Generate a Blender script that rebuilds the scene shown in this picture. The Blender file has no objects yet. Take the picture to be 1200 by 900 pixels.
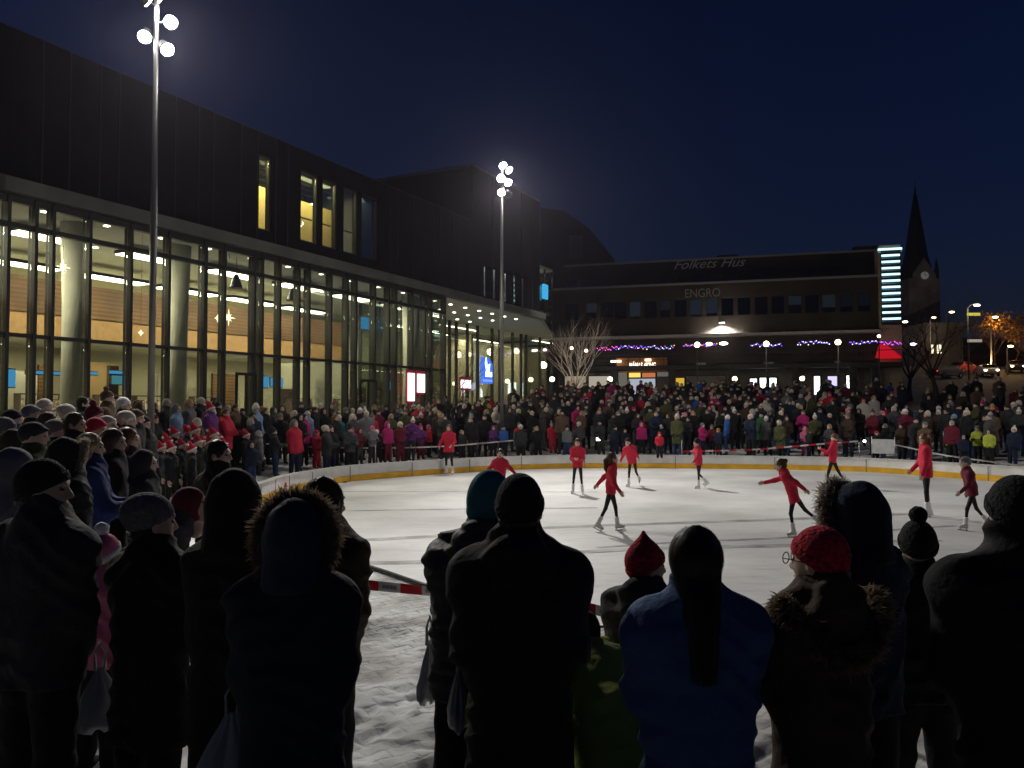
import bpy, math, random
import numpy as np
from mathutils import Vector, Matrix
R = math.radians
random.seed(11)
rng = np.random.RandomState(5)
SC = bpy.context.scene
COL = SC.collection
f4 = np.float32

# ------------------------------------------------------------------ camera
CAM = (0.0, 0.0, 2.3)
FPX = 936.0
PITCH = R(1.84)
def ray(px, py):
    x = (px - 600) / FPX; y = -(py - 450) / FPX
    c, s = math.cos(PITCH), math.sin(PITCH)
    d = (x, c - y * s, s + y * c)
    return (d[0] / d[1], d[2] / d[1])
def at(px, py, Y):
    a, b = ray(px, py)
    return Vector((a * Y, Y, CAM[2] + b * Y))
def on_ground(px, py, z=0.0):
    a, b = ray(px, py)
    return at(px, py, (z - CAM[2]) / b)
def to_px(v):
    c, s = math.cos(PITCH), math.sin(PITCH)
    x, y, z = v[0], v[1], v[2] - CAM[2]
    d = y * c + z * s; u = -y * s + z * c
    return 600 + FPX * x / d, 450 - FPX * u / d

cam = bpy.data.cameras.new('camera'); cam.lens = FPX / 1200 * 36; cam.sensor_width = 36
cam.clip_start = 0.05; cam.clip_end = 3000
co = bpy.data.objects.new('camera', cam); COL.objects.link(co)
co.location = CAM; co.rotation_euler = (math.pi / 2 + PITCH, 0, 0); SC.camera = co

# ------------------------------------------------------------------ objects
def tag(o, label=None, cat=None, group=None, kind=None):
    if label: o['label'] = label
    if cat: o['category'] = cat
    if group: o['group'] = group
    if kind: o['kind'] = kind
    return o
def empty(name, loc=(0, 0, 0), rz=0, label=None, cat=None, group=None, parent=None):
    o = bpy.data.objects.new(name, None); COL.objects.link(o)
    o.empty_display_size = .2
    o.location = loc; o.rotation_euler = (0, 0, rz)
    if parent: o.parent = parent
    return tag(o, label, cat, group)
def link(name, me, parent=None, loc=None, mat4=None):
    o = bpy.data.objects.new(name, me); COL.objects.link(o)
    if parent is not None: o.parent = parent
    if loc is not None: o.location = loc
    if mat4 is not None: o.matrix_local = mat4
    return o

# ------------------------------------------------------------------ materials
MATS = {}
def mat(name, col, rough=.8, metal=0., bump=0., bscale=40., var=.0, vscale=6., emit=None, spec=.3, col2=None):
    if name in MATS: return MATS[name]
    m = bpy.data.materials.new(name); m.use_nodes = True
    nt = m.node_tree; b = nt.nodes['Principled BSDF']
    b.inputs['Base Color'].default_value = (*col, 1)
    b.inputs['Roughness'].default_value = rough
    b.inputs['Metallic'].default_value = metal
    b.inputs['Specular IOR Level'].default_value = spec
    if emit:
        b.inputs['Emission Color'].default_value = (*emit[0], 1); b.inputs['Emission Strength'].default_value = emit[1]
    if var or bump or col2:
        tc = nt.nodes.new('ShaderNodeTexCoord')
    if var or col2:
        n = nt.nodes.new('ShaderNodeTexNoise'); n.inputs['Scale'].default_value = vscale; n.inputs['Detail'].default_value = 6
        nt.links.new(tc.outputs['Object'], n.inputs['Vector'])
        r = nt.nodes.new('ShaderNodeValToRGB')
        r.color_ramp.elements[0].position = .35; r.color_ramp.elements[1].position = .65
        c2 = col2 or tuple(min(1, c * (1 + var)) for c in col); c1 = col if col2 else tuple(c * (1 - var) for c in col)
        r.color_ramp.elements[0].color = (*c1, 1); r.color_ramp.elements[1].color = (*c2, 1)
        nt.links.new(n.outputs['Fac'], r.inputs['Fac']); nt.links.new(r.outputs['Color'], b.inputs['Base Color'])
    if bump:
        n = nt.nodes.new('ShaderNodeTexNoise'); n.inputs['Scale'].default_value = bscale; n.inputs['Detail'].default_value = 4
        nt.links.new(tc.outputs['Object'], n.inputs['Vector'])
        bp = nt.nodes.new('ShaderNodeBump'); bp.inputs['Strength'].default_value = bump; bp.inputs['Distance'].default_value = .02
        nt.links.new(n.outputs['Fac'], bp.inputs['Height']); nt.links.new(bp.outputs['Normal'], b.inputs['Normal'])
    MATS[name] = m
    return m
def glow(name, col, strength):
    if name in MATS: return MATS[name]
    m = bpy.data.materials.new(name); m.use_nodes = True; nt = m.node_tree
    nt.nodes.clear()
    e = nt.nodes.new('ShaderNodeEmission'); e.inputs[0].default_value = (*col, 1); e.inputs[1].default_value = strength
    o = nt.nodes.new('ShaderNodeOutputMaterial'); nt.links.new(e.outputs[0], o.inputs[0])
    MATS[name] = m; return m
def glass(name, tint=(.84, .87, .80), refl=.14):
    if name in MATS: return MATS[name]
    m = bpy.data.materials.new(name); m.use_nodes = True; nt = m.node_tree
    nt.nodes.clear()
    t = nt.nodes.new('ShaderNodeBsdfTransparent'); t.inputs[0].default_value = (*tint, 1)
    g = nt.nodes.new('ShaderNodeBsdfGlossy'); g.inputs['Roughness'].default_value = .02; g.inputs[0].default_value = (.9, .95, .95, 1)
    lw = nt.nodes.new('ShaderNodeLayerWeight'); lw.inputs[0].default_value = .25
    mr = nt.nodes.new('ShaderNodeMapRange'); mr.inputs['To Min'].default_value = refl * .6; mr.inputs['To Max'].default_value = refl * 4
    nt.links.new(lw.outputs['Fresnel'], mr.inputs['Value'])
    mx = nt.nodes.new('ShaderNodeMixShader'); o = nt.nodes.new('ShaderNodeOutputMaterial')
    nt.links.new(mr.outputs[0], mx.inputs[0]); nt.links.new(t.outputs[0], mx.inputs[1]); nt.links.new(g.outputs[0], mx.inputs[2])
    nt.links.new(mx.outputs[0], o.inputs[0])
    MATS[name] = m; return m

# ------------------------------------------------------------------ mesh builder for hard things
def mesh_np(name, V, Q, mi=None, mats=(), smooth=True):
    me = bpy.data.meshes.new(name)
    V = np.asarray(V, f4); Q = np.asarray(Q, np.int32); n = Q.shape[1]
    me.vertices.add(len(V)); me.vertices.foreach_set('co', V.ravel())
    me.loops.add(Q.size); me.loops.foreach_set('vertex_index', Q.ravel())
    me.polygons.add(len(Q)); me.polygons.foreach_set('loop_start', np.arange(0, Q.size, n, dtype=np.int32))
    me.polygons.foreach_set('loop_total', np.full(len(Q), n, np.int32))
    if mi is not None: me.polygons.foreach_set('material_index', np.asarray(mi, np.int32))
    me.polygons.foreach_set('use_smooth', np.full(len(Q), smooth))
    for m in mats: me.materials.append(m)
    me.update(calc_edges=True); me.validate()
    return me
class MB:
    def __init__(s, frame=None): s.v = []; s.f = []; s.mi = []; s.sm = []; s.fr = frame
    def vert(s, p):
        p = Vector(p)
        s.v.append(s.fr(p) if s.fr else p); return len(s.v) - 1
    def face(s, ids, mi=0, sm=False): s.f.append(ids); s.mi.append(mi); s.sm.append(sm)
    def quad(s, a, b, c, d, mi=0): s.face([s.vert(p) for p in (a, b, c, d)], mi)
    def box(s, lo, hi, mi=0):
        x0, y0, z0 = lo; x1, y1, z1 = hi
        i = [s.vert(p) for p in ((x0, y0, z0), (x1, y0, z0), (x1, y1, z0), (x0, y1, z0), (x0, y0, z1), (x1, y0, z1), (x1, y1, z1), (x0, y1, z1))]
        for q in ((0, 3, 2, 1), (4, 5, 6, 7), (0, 1, 5, 4), (1, 2, 6, 5), (2, 3, 7, 6), (3, 0, 4, 7)): s.face([i[k] for k in q], mi)
        return s
    def tube(s, pts, r, n=8, mi=0, cap=True):
        pts = [Vector(p) for p in pts]; rs = r if isinstance(r, (list, tuple)) else [r] * len(pts)
        rings = []; ref = None
        for i, p in enumerate(pts):
            t = (pts[min(i + 1, len(pts) - 1)] - pts[max(i - 1, 0)]).normalized()
            if ref is None: ref = Vector((0, 0, 1)) if abs(t.z) < .9 else Vector((1, 0, 0))
            a = t.cross(ref).normalized(); b = t.cross(a); ref = b.cross(t) * 1.0
            ref = -b if False else ref
            rings.append([s.vert(p + (a * math.cos(2 * math.pi * k / n) + b * math.sin(2 * math.pi * k / n)) * rs[i]) for k in range(n)])
        for A, B in zip(rings, rings[1:]):
            for k in range(n): s.face([A[k], A[(k + 1) % n], B[(k + 1) % n], B[k]], mi, True)
        if cap:
            s.face(rings[0][::-1], mi); s.face(rings[-1], mi)
        return s
    def lathe(s, prof, org=(0, 0, 0), axis=(0, 0, 1), n=16, mi=0):
        q = Vector((0, 0, 1)).rotation_difference(Vector(axis).normalized()); org = Vector(org)
        rings = [[s.vert(org + q @ Vector((r * math.cos(2 * math.pi * k / n), r * math.sin(2 * math.pi * k / n), z))) for k in range(n)] for r, z in prof]
        for A, B in zip(rings, rings[1:]):
            for k in range(n): s.face([A[k], A[(k + 1) % n], B[(k + 1) % n], B[k]], mi, True)
        s.face(rings[0][::-1], mi); s.face(rings[-1], mi)
        return s
    def sphere(s, c, r, n=12, m=8, mi=0):
        c = Vector(c); rr = r if isinstance(r, (tuple, list)) else (r, r, r)
        return s.lathe_raw([(math.sin(math.pi * (j + .02) / (m + .04)), -math.cos(math.pi * (j + .02) / (m + .04))) for j in range(m + 1)], c, rr, n, mi)
    def lathe_raw(s, prof, c, rr, n, mi):
        rings = [[s.vert(c + Vector((rr[0] * r * math.cos(2 * math.pi * k / n), rr[1] * r * math.sin(2 * math.pi * k / n), rr[2] * z))) for k in range(n)] for r, z in prof]
        for A, B in zip(rings, rings[1:]):
            for k in range(n): s.face([A[k], A[(k + 1) % n], B[(k + 1) % n], B[k]], mi, True)
        return s
    def build(s, name, mats, parent=None, loc=None, bevel=0):
        me = bpy.data.meshes.new(name)
        me.from_pydata([tuple(v) for v in s.v], [], s.f)
        for m in (mats if isinstance(mats, (list, tuple)) else [mats]): me.materials.append(m)
        me.polygons.foreach_set('material_index', s.mi); me.polygons.foreach_set('use_smooth', s.sm)
        me.update()
        o = link(name, me, parent, loc)
        if bevel:
            b = o.modifiers.new('bevel', 'BEVEL'); b.width = bevel; b.segments = 2; b.limit_method = 'ANGLE'
        return o

# ------------------------------------------------------------------ implicit surfaces
def smin(a, b, k):
    if k <= 0: return np.minimum(a, b)
    h = np.maximum(k - np.abs(a - b), 0) / k
    return np.minimum(a, b) - h * h * k * .25
class SDF:
    def __init__(s): s.p = []; s.cuts = []
    def cone(s, a, b, ra, rb, k=.03, sub=False): s.p.append(('c', np.array(a, f4), np.array(b, f4), ra, rb, k, sub)); return s
    def ell(s, c, r, k=.03, sub=False): s.p.append(('e', np.array(c, f4), np.array(r, f4), 0, 0, k, sub)); return s
    def cut(s, pt, n): s.cuts.append((np.array(pt, f4), np.array(n, f4))); return s      # keep the side n points away from
    def mesh(s, h, disp=None):
        lo = np.full(3, 9e9); hi = -lo
        for t, a, b, ra, rb, k, sub in s.p:
            if sub: continue
            if t == 'c':
                r = max(ra, rb); lo = np.minimum(lo, np.minimum(a, b) - r); hi = np.maximum(hi, np.maximum(a, b) + r)
            else: lo = np.minimum(lo, a - b); hi = np.maximum(hi, a + b)
        lo = lo - 3 * h - .02; hi = hi + 3 * h + .02
        n = np.ceil((hi - lo) / h).astype(int) + 1
        ax = [(lo[i] + h * np.arange(n[i])).astype(f4) for i in range(3)]
        F = np.full(n, .3, f4)
        for t, a, b, ra, rb, k, sub in s.p:
            pad = k + 3 * h + .03
            if t == 'c': r = max(ra, rb); l = np.minimum(a, b) - r - pad; u = np.maximum(a, b) + r + pad
            else: l = a - b - pad; u = a + b + pad
            i0 = np.clip(np.floor((l - lo) / h).astype(int), 0, n); i1 = np.clip(np.ceil((u - lo) / h).astype(int) + 1, 0, n)
            sl = tuple(slice(i0[i], i1[i]) for i in range(3))
            if min(i1 - i0) <= 0: continue
            X = ax[0][sl[0]][:, None, None]; Y = ax[1][sl[1]][None, :, None]; Z = ax[2][sl[2]][None, None, :]
            if t == 'c':
                ba = b - a; L = float(ba @ ba) + 1e-9
                T = np.clip(((X - a[0]) * ba[0] + (Y - a[1]) * ba[1] + (Z - a[2]) * ba[2]) / L, 0, 1)
                D = np.sqrt((X - a[0] - T * ba[0]) ** 2 + (Y - a[1] - T * ba[1]) ** 2 + (Z - a[2] - T * ba[2]) ** 2) - (ra + T * (rb - ra))
            else:
                q = np.sqrt(((X - a[0]) / b[0]) ** 2 + ((Y - a[1]) / b[1]) ** 2 + ((Z - a[2]) / b[2]) ** 2)
                q2 = np.sqrt(((X - a[0]) / b[0] ** 2) ** 2 + ((Y - a[1]) / b[1] ** 2) ** 2 + ((Z - a[2]) / b[2] ** 2) ** 2) + 1e-6
                D = q * (q - 1) / q2
            D = D.astype(f4)
            F[sl] = -smin(-F[sl], D, k) if sub else smin(F[sl], D, k)
        X = ax[0][:, None, None]; Y = ax[1][None, :, None]; Z = ax[2][None, None, :]
        if disp is not None: F = F + disp(X, Y, Z).astype(f4)
        for p, nn in s.cuts:
            F = np.maximum(F, ((X - p[0]) * nn[0] + (Y - p[1]) * nn[1] + (Z - p[2]) * nn[2]).astype(f4))
        F[0] = F[-1] = .3; F[:, 0] = F[:, -1] = .3; F[:, :, 0] = F[:, :, -1] = .3
        return snet(F, lo, h)
def snet(F, lo, h):
    S = F < 0
    C = [(i, j, k) for i in (0, 1) for j in (0, 1) for k in (0, 1)]
    sh = tuple(d - 1 for d in F.shape)
    vw = lambda A, c: A[c[0]:c[0] + sh[0], c[1]:c[1] + sh[1], c[2]:c[2] + sh[2]]
    cnt = sum(vw(S, c).astype(np.int8) for c in C)
    ids = np.argwhere((cnt > 0) & (cnt < 8))
    idx = np.full(sh, -1, np.int32); idx[tuple(ids.T)] = np.arange(len(ids))
    val = [F[tuple((ids + c).T)] for c in C]
    pos = np.zeros((len(ids), 3), f4); num = np.zeros(len(ids), f4)
    for a in range(8):
        for b in range(a + 1, 8):
            d = np.array(C[b]) - np.array(C[a])
            if np.abs(d).sum() != 1: continue
            x = (val[a] < 0) != (val[b] < 0)
            t = val[a] / np.where(x, val[a] - val[b], 1)
            pos += np.where(x[:, None], np.array(C[a]) + t[:, None] * d, 0); num += x
    V = lo + h * (ids + pos / np.maximum(num, 1)[:, None])
    Q = []
    for ax in range(3):
        b, c = (ax + 1) % 3, (ax + 2) % 3
        sl0 = [slice(1, -1)] * 3; sl1 = [slice(1, -1)] * 3
        sl0[ax] = slice(0, -1); sl1[ax] = slice(1, None)
        A = S[tuple(sl0)]; B = S[tuple(sl1)]
        e = np.argwhere(A != B)
        ins = A[tuple(e.T)]
        o = e.copy(); o[:, b] += 1; o[:, c] += 1
        def cell(db, dc):
            q = o.copy(); q[:, b] += db; q[:, c] += dc
            return idx[tuple(q.T)]
        q = np.stack([cell(-1, -1), cell(0, -1), cell(0, 0), cell(-1, 0)], 1)
        q[~ins] = q[~ins][:, ::-1]
        Q.append(q)
    Q = np.concatenate(Q); Q = Q[(Q >= 0).all(1)]
    return V.astype(f4), Q
def join(parts):          # [(V,Q,mi or int)]
    V = []; Q = []; M = []; n = 0
    for v, q, m in parts:
        V.append(v); Q.append(q + n); M.append(np.full(len(q), m) if np.isscalar(m) else m); n += len(v)
    return np.concatenate(V), np.concatenate(Q), np.concatenate(M)
def xf(V, M, flip=False):
    A = np.array(M, f4)
    return V @ A[:3, :3].T + A[:3, 3]
# ================================================================== people
def V3(*a): return np.array(a, f4)
def nrm(v): v = np.asarray(v, f4); return v / (np.linalg.norm(v) + 1e-9)
SKIN = mat('skin', (.60, .41, .32), .55, bump=.05, bscale=60)
EYE = mat('eye', (.03, .025, .02), .2)
LIP = mat('lip', (.42, .17, .14), .5)
GLOVE = mat('glove_black', (.015, .015, .017), .8)
FUR = mat('fur_brown', (.25, .185, .125), .9, var=.5, vscale=30)
FURG = mat('fur_grey', (.42, .36, .30), .9, var=.4, vscale=30)
for _m in (FUR, FURG):          # thin hairs let light through
    _n = _m.node_tree; _b = _n.nodes['Principled BSDF']; _t = _n.nodes.new('ShaderNodeBsdfTranslucent'); _x = _n.nodes.new('ShaderNodeMixShader')
    _n.links.new(_b.inputs['Base Color'].links[0].from_socket, _t.inputs[0]); _x.inputs[0].default_value = .45
    _n.links.new(_b.outputs[0], _x.inputs[1]); _n.links.new(_t.outputs[0], _x.inputs[2]); _n.links.new(_x.outputs[0], _n.nodes['Material Output'].inputs[0])

CACHE = {}
def cached(key, fn):
    if key not in CACHE: CACHE[key] = fn()
    return CACHE[key]

def head_geo(h=.0085):
    def mk():
        s = SDF()
        s.ell((0, -.008, .02), (.076, .097, .104), .02).ell((0, .028, -.035), (.062, .066, .082), .03)
        s.cone((-.025, .055, -.095), (.025, .055, -.095), .024, .024, .03)
        s.cone((-.03, .088, .03), (.03, .088, .03), .012, .012, .02)
        s.ell((.034, .098, .004), (.019, .02, .013), .012, True).ell((-.034, .098, .004), (.019, .02, .013), .012, True)
        s.cone((0, .09, .012), (0, .109, -.03), .008, .014, .012)
        s.ell((.016, .095, -.034), (.010, .010, .009), .01).ell((-.016, .095, -.034), (.010, .010, .009), .01)
        s.ell((.034, .079, .003), (.014, .013, .012), .004).ell((-.034, .079, .003), (.014, .013, .012), .004)
        s.ell((.078, -.008, -.008), (.012, .021, .033), .008).ell((-.078, -.008, -.008), (.012, .021, .033), .008)
        s.ell((0, .088, -.066), (.025, .012, .010), .008)
        s.cone((0, -.02, -.05), (0, -.028, -.16), .052, .056, .03)
        V, Q = s.mesh(h)
        c = V[Q].mean(1); mi = np.zeros(len(Q), np.int32)
        mi[(np.abs(np.abs(c[:, 0]) - .034) < .013) & (np.abs(c[:, 2] - .003) < .008) & (c[:, 1] > .07)] = 1
        mi[(np.abs(c[:, 0]) < .024) & (np.abs(c[:, 2] + .066) < .008) & (c[:, 1] > .085)] = 2
        return V, Q, mi
    return cached(('head', h), mk)

def hand_geo(curl=.5, h=.0055):
    def mk():
        s = SDF()
        s.cone((0, 0, .03), (0, 0, -.02), .027, .026, .02)
        for y in (-.028, -.010, .009, .027): s.cone((0, y * .7, -.02), (0, y, -.088), .016, .0125, .012)
        for y, L, r in ((.030, .068, .0088), (.010, .078, .0092), (-.010, .072, .0088), (-.029, .056, .0078)):
            a = curl; p = V3(0, y, -.09); d = V3(-math.sin(a * .5), y * 2.0, -math.cos(a * .5)); r0 = r
            for k, fr in enumerate((.45, .31, .24)):
                q = p + nrm(d) * L * fr; s.cone(p, q, r0, r0 * .93, .004); p = q; r0 *= .93
                a += curl * 1.0; d = V3(-math.sin(a), y * 1.2, -math.cos(a))
        s.cone((0, .026, -.02), (-.012, .054, -.055), .015, .0115, .012).cone((-.012, .054, -.055), (-.022, .058, -.088), .011, .009, .004)
        V, Q = s.mesh(h)
        return V, Q
    return cached(('hand', round(curl, 1), h), mk)

class Rig: pass
def rig(H=1.75, fwd=0, side=0, legs=((0, 3, 0), (0, 3, 0)), arms=((8, 10, 15, 0), (8, 10, 15, 0)), head=(0, 0, 0), sw=1., kid=False, foot=None):
    r = Rig(); s = H / 1.75; r.s = s; r.hs = max(.8, min(1.04, .62 + .38 * s)); r.H = H
    up = nrm([math.sin(R(side)), math.sin(R(fwd)) * math.cos(R(side)), math.cos(R(fwd)) * math.cos(R(side))]); r.up = up
    r.right = nrm(np.cross(V3(0, 1, 0), up)); r.front = nrm(np.cross(up, r.right))
    P = V3(0, 0, .92 * s)
    r.P = P; L1 = .43 * s; L2 = .41 * s
    r.hip = []; r.kn = []; r.an = []; r.fd = []; r.sh = []; r.el = []; r.wr = []; r.fa = []
    def dv(sd, f, a): return V3(sd * math.sin(R(a)), math.cos(R(a)) * math.sin(R(f)), -math.cos(R(a)) * math.cos(R(f)))
    for i, sd in ((0, -1), (1, 1)):
        f, a, k = legs[i]
        h = P + V3(sd * .085 * s, 0, -.02 * s); kn = h + dv(sd, f, a) * L1; an = kn + dv(sd, f - k, a) * L2
        r.hip.append(h); r.kn.append(kn); r.an.append(an)
        pt = (f - k) * .9 if foot is None else foot[i]
        r.fd.append(nrm([sd * .22, math.cos(R(pt)), math.sin(R(pt))]))
    N = P + up * .53 * s; r.N = N
    for i, sd in ((0, -1), (1, 1)):
        f, a, e, tw = arms[i]
        S = N - up * .076 * s + r.right * sd * .168 * s * sw
        E = S + dv(sd, f, a) * .28 * s
        d = nrm(dv(sd, f + e, a * (1 if tw == 0 else .3)) + V3(-sd * math.sin(R(tw)), 0, 0) * 1.0)
        W = E + d * .24 * s
        r.sh.append(S); r.el.append(E); r.wr.append(W); r.fa.append(d)
    hy, hp, hr = head
    r.Hc = N + nrm(up + V3(0, math.sin(R(hp)) * .4, 0)) * (.068 * s + .108 * r.hs)
    r.HM = Matrix.Translation(Vector(r.Hc)) @ Matrix.Rotation(R(hy), 4, 'Z') @ Matrix.Rotation(R(-hp), 4, 'X') @ Matrix.Rotation(R(hr), 4, 'Y') @ Matrix.Scale(r.hs, 4)
    dz = min(a[2] for a in r.an) - .085 * s
    for lst in (r.hip, r.kn, r.an, r.sh, r.el, r.wr):
        for p in lst: p[2] -= dz
    r.P = r.P - V3(0, 0, dz); r.N = r.N - V3(0, 0, dz); r.Hc = r.Hc - V3(0, 0, dz)
    r.HM = Matrix.Translation((0, 0, -dz)) @ r.HM
    r.sw = sw
    return r

def body_mesh(r, h=.018, hand=GLOVE, curl=.6, fine=.0085):
    s = r.s; S = SDF()
    S.cone(r.P - r.right * .06 * s, r.P + r.right * .06 * s, .09 * s, .09 * s, .05)
    S.cone(r.P, r.N - r.up * .15 * s, .085 * s, .088 * s, .05)
    S.cone(r.sh[0], r.sh[1], .055 * s, .055 * s, .05)
    S.cone(r.N - r.up * .05 * s, r.Hc - r.up * .05 * s, .055 * s, .052 * s, .04)
    for i in (0, 1):
        S.cone(r.hip[i], r.kn[i], .06 * s, .040 * s, .04).cone(r.kn[i], r.an[i], .038 * s, .028 * s, .02)
        S.cone(r.an[i], r.an[i] + r.fd[i] * .13 * s - V3(0, 0, .05 * s), .036 * s, .03 * s, .02)
        S.cone(r.sh[i], r.el[i], .05 * s, .04 * s, .03).cone(r.el[i], r.wr[i], .039 * s, .028 * s, .02)
    V, Q = S.mesh(max(h, .016))
    hv, hq, hm = head_geo(fine)
    parts = [(V, Q, 0), (xf(hv, r.HM), hq, hm)]
    gv, gq = hand_geo(curl, .0055 if h < .015 else .0075)
    for i, sd in ((0, -1), (1, 1)):
        rot = Vector((0, 0, -1)).rotation_difference(Vector(r.fa[i])).to_matrix().to_4x4()
        M = Matrix.Translation(Vector(r.wr[i])) @ rot @ Matrix.Scale(.95 * (r.s * .5 + r.hs * .5), 4)
        v = gv.copy(); q = gq
        if sd < 0: v[:, 0] *= -1; q = gq[:, ::-1]
        parts.append((xf(v, M), q, 3))
    return mesh_np('person_body', *join(parts), mats=[SKIN, EYE, LIP, hand])

def jacket_mesh(r, m, h=.018, b=.02, length=.06, flare=.0, puff=0., puffs=.085, collar=.05, cuff=0, fold=.004, hood=0, seed=0, mats=None, hips=0., cut=True):
    s = r.s; S = SDF(); up, rt, fr = r.up, r.right, r.front
    ch = r.N - up * .17 * s; wa = r.P + up * .13 * s
    S.cone(r.sh[0], r.sh[1], .060 * s + b * .6, .060 * s + b * .6, .06)
    for i in (0, 1): S.cone(r.N + up * .012 * s, r.sh[i] + up * .008 * s, .080 * s + b * .5, .054 * s + b * .6, .08)
    S.cone(r.N - up * .03 * s, r.N + up * .035 * s, .085 * s + b, .07 * s + b * .5, .05)
    for sd in (-1, 1):
        S.cone(ch + rt * sd * .075 * s * r.sw, wa + rt * sd * .06 * s, .105 * s + b, .095 * s + b, .06)
        hem = r.P - V3(0, 0, length * s)
        S.cone(wa + rt * sd * .06 * s, hem + rt * sd * (.065 * s + flare) - up * .12 * s, .097 * s + b, .105 * s + b + flare * .5 + hips, .06)
    for i in (0, 1):
        S.cone(r.sh[i] - up * .015 * s, r.el[i], .056 * s + b * .7, .047 * s + b * .65, .08)
        S.cone(r.el[i], r.wr[i] + r.fa[i] * .01 * s, .047 * s + b * .65, .038 * s + b * .45, .04)
    if collar: S.cone(r.N, r.N + up * (.03 * s + collar), .072 * s + b * .6, .075 * s + b * .4, .03)
    if hood:
        S.ell(r.N - fr * (.085 * s + b) + up * .005, (.125 * s, .07 * s, .085 * s + hood), .04)
    if cut: S.cut(r.P - up * length * s, -up)
    ph = seed * 1.7
    def disp(X, Y, Z):
        u = 52 * Z + 26 * np.abs(X) + 20 * Y + ph + 1.6 * np.sin(13 * X + 6 * Z + ph); v = 44 * X - 38 * Z + ph * 2 + 1.4 * np.sin(19 * Y + 9 * Z)
        d = fold * (np.abs(np.sin(u * .5)) * 1.6 - 1.0) * (.5 + .5 * np.sin(7 * Z + 11 * X + ph)) + fold * .8 * (np.abs(np.sin(v * .5)) * 1.5 - .9) * (.5 + .5 * np.sin(9 * X - 8 * Z + 2 * ph))
        if puff: d = d - puff * (np.sqrt(np.abs(np.sin(np.pi * Z / puffs + .5 * np.abs(X)))) - .6)
        return d
    V, Q = S.mesh(h, disp)
    return mesh_np('jacket', V, Q, None, mats or [m])

def trousers_mesh(r, m, h=.018, b=.015, low=.09, fold=.004, boots=None, seed=0):
    s = r.s; S = SDF()
    S.cone(r.P - r.right * .06 * s, r.P + r.right * .06 * s, .100 * s + b * .5, .100 * s + b * .5, .05)
    for i in (0, 1):
        S.cone(r.hip[i], r.kn[i], .088 * s + b, .058 * s + b, .05)
        lowp = r.an[i] + (r.kn[i] - r.an[i]) * low
        S.cone(r.kn[i], lowp, .058 * s + b, .046 * s + b, .02)
    S.cut(r.P + r.up * .14 * s, r.up)
    def disp(X, Y, Z): return fold * np.sin(40 * Z + 20 * X + 9 * Y + seed) * np.sin(25 * Y + 13 * Z)
    V, Q = S.mesh(h, disp)
    if boots:
        v2, q2 = boot_geo(r, 0, h); v3, q3 = boot_geo(r, 1, h)
        V, Q, mi = join([(V, Q, 0), (v2, q2, 1), (v3, q3, 1)])
        return mesh_np('trousers', V, Q, mi, [m, boots])
    return mesh_np('trousers', V, Q, None, [m])
def boot_geo(r, i, h=.014, skate=False):
    s = r.s; S = SDF(); a = r.an[i]; d = r.fd[i]; dn = nrm(a - r.kn[i])
    side = nrm(np.cross(d, V3(0, 0, 1))); fdn = nrm(np.cross(side, d)) * 1.0
    if fdn[2] > 0: fdn = -fdn
    S.cone(a - dn * (.16 if skate else .10) * s, a, .056 * s, .05 * s, .02)
    S.cone(a + fdn * .045 * s - d * .03 * s, a + fdn * .05 * s + d * .14 * s, .043 * s, .036 * s, .03)
    S.cone(a, a + fdn * .03 * s + d * .06 * s, .048 * s, .042 * s, .03)
    S.cut(a + fdn * .085 * s, fdn)
    return S.mesh(min(h, .014))
def boot_obj(r, i, m, root, h=.014, skate=False, blade=None):
    V, Q = boot_geo(r, i, h, skate)
    o = link('ice_skate' if skate else 'boot', mesh_np('boot', V, Q, None, [m]), root)
    if skate:
        s = r.s; a = r.an[i]; d = r.fd[i]; side = nrm(np.cross(d, V3(0, 0, 1))); fdn = nrm(np.cross(side, d)); fdn = -fdn if fdn[2] > 0 else fdn
        mb = MB()
        p0 = a + fdn * .085 * s - d * .08 * s; p1 = a + fdn * .085 * s + d * .19 * s
        for (A, B, z0, z1) in ((p0, p1, .018, .035), ):
            q = [A + fdn * z0, B + fdn * z0, B + fdn * z1, A + fdn * z1]
            for e in (1, -1): pass
            i8 = [mb.vert(x + side * e * .003) for e in (1, -1) for x in q]
            mb.face([i8[0], i8[1], i8[2], i8[3]]); mb.face([i8[7], i8[6], i8[5], i8[4]])
            for k in range(4): mb.face([i8[k], i8[4 + k], i8[4 + (k + 1) % 4], i8[(k + 1) % 4]])
        for t in (.15, .75):
            c = p0 + (p1 - p0) * t
            mb.tube([c, c + fdn * .02], .012, 6)
        mb.build('blade', blade, o)
    return o

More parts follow.
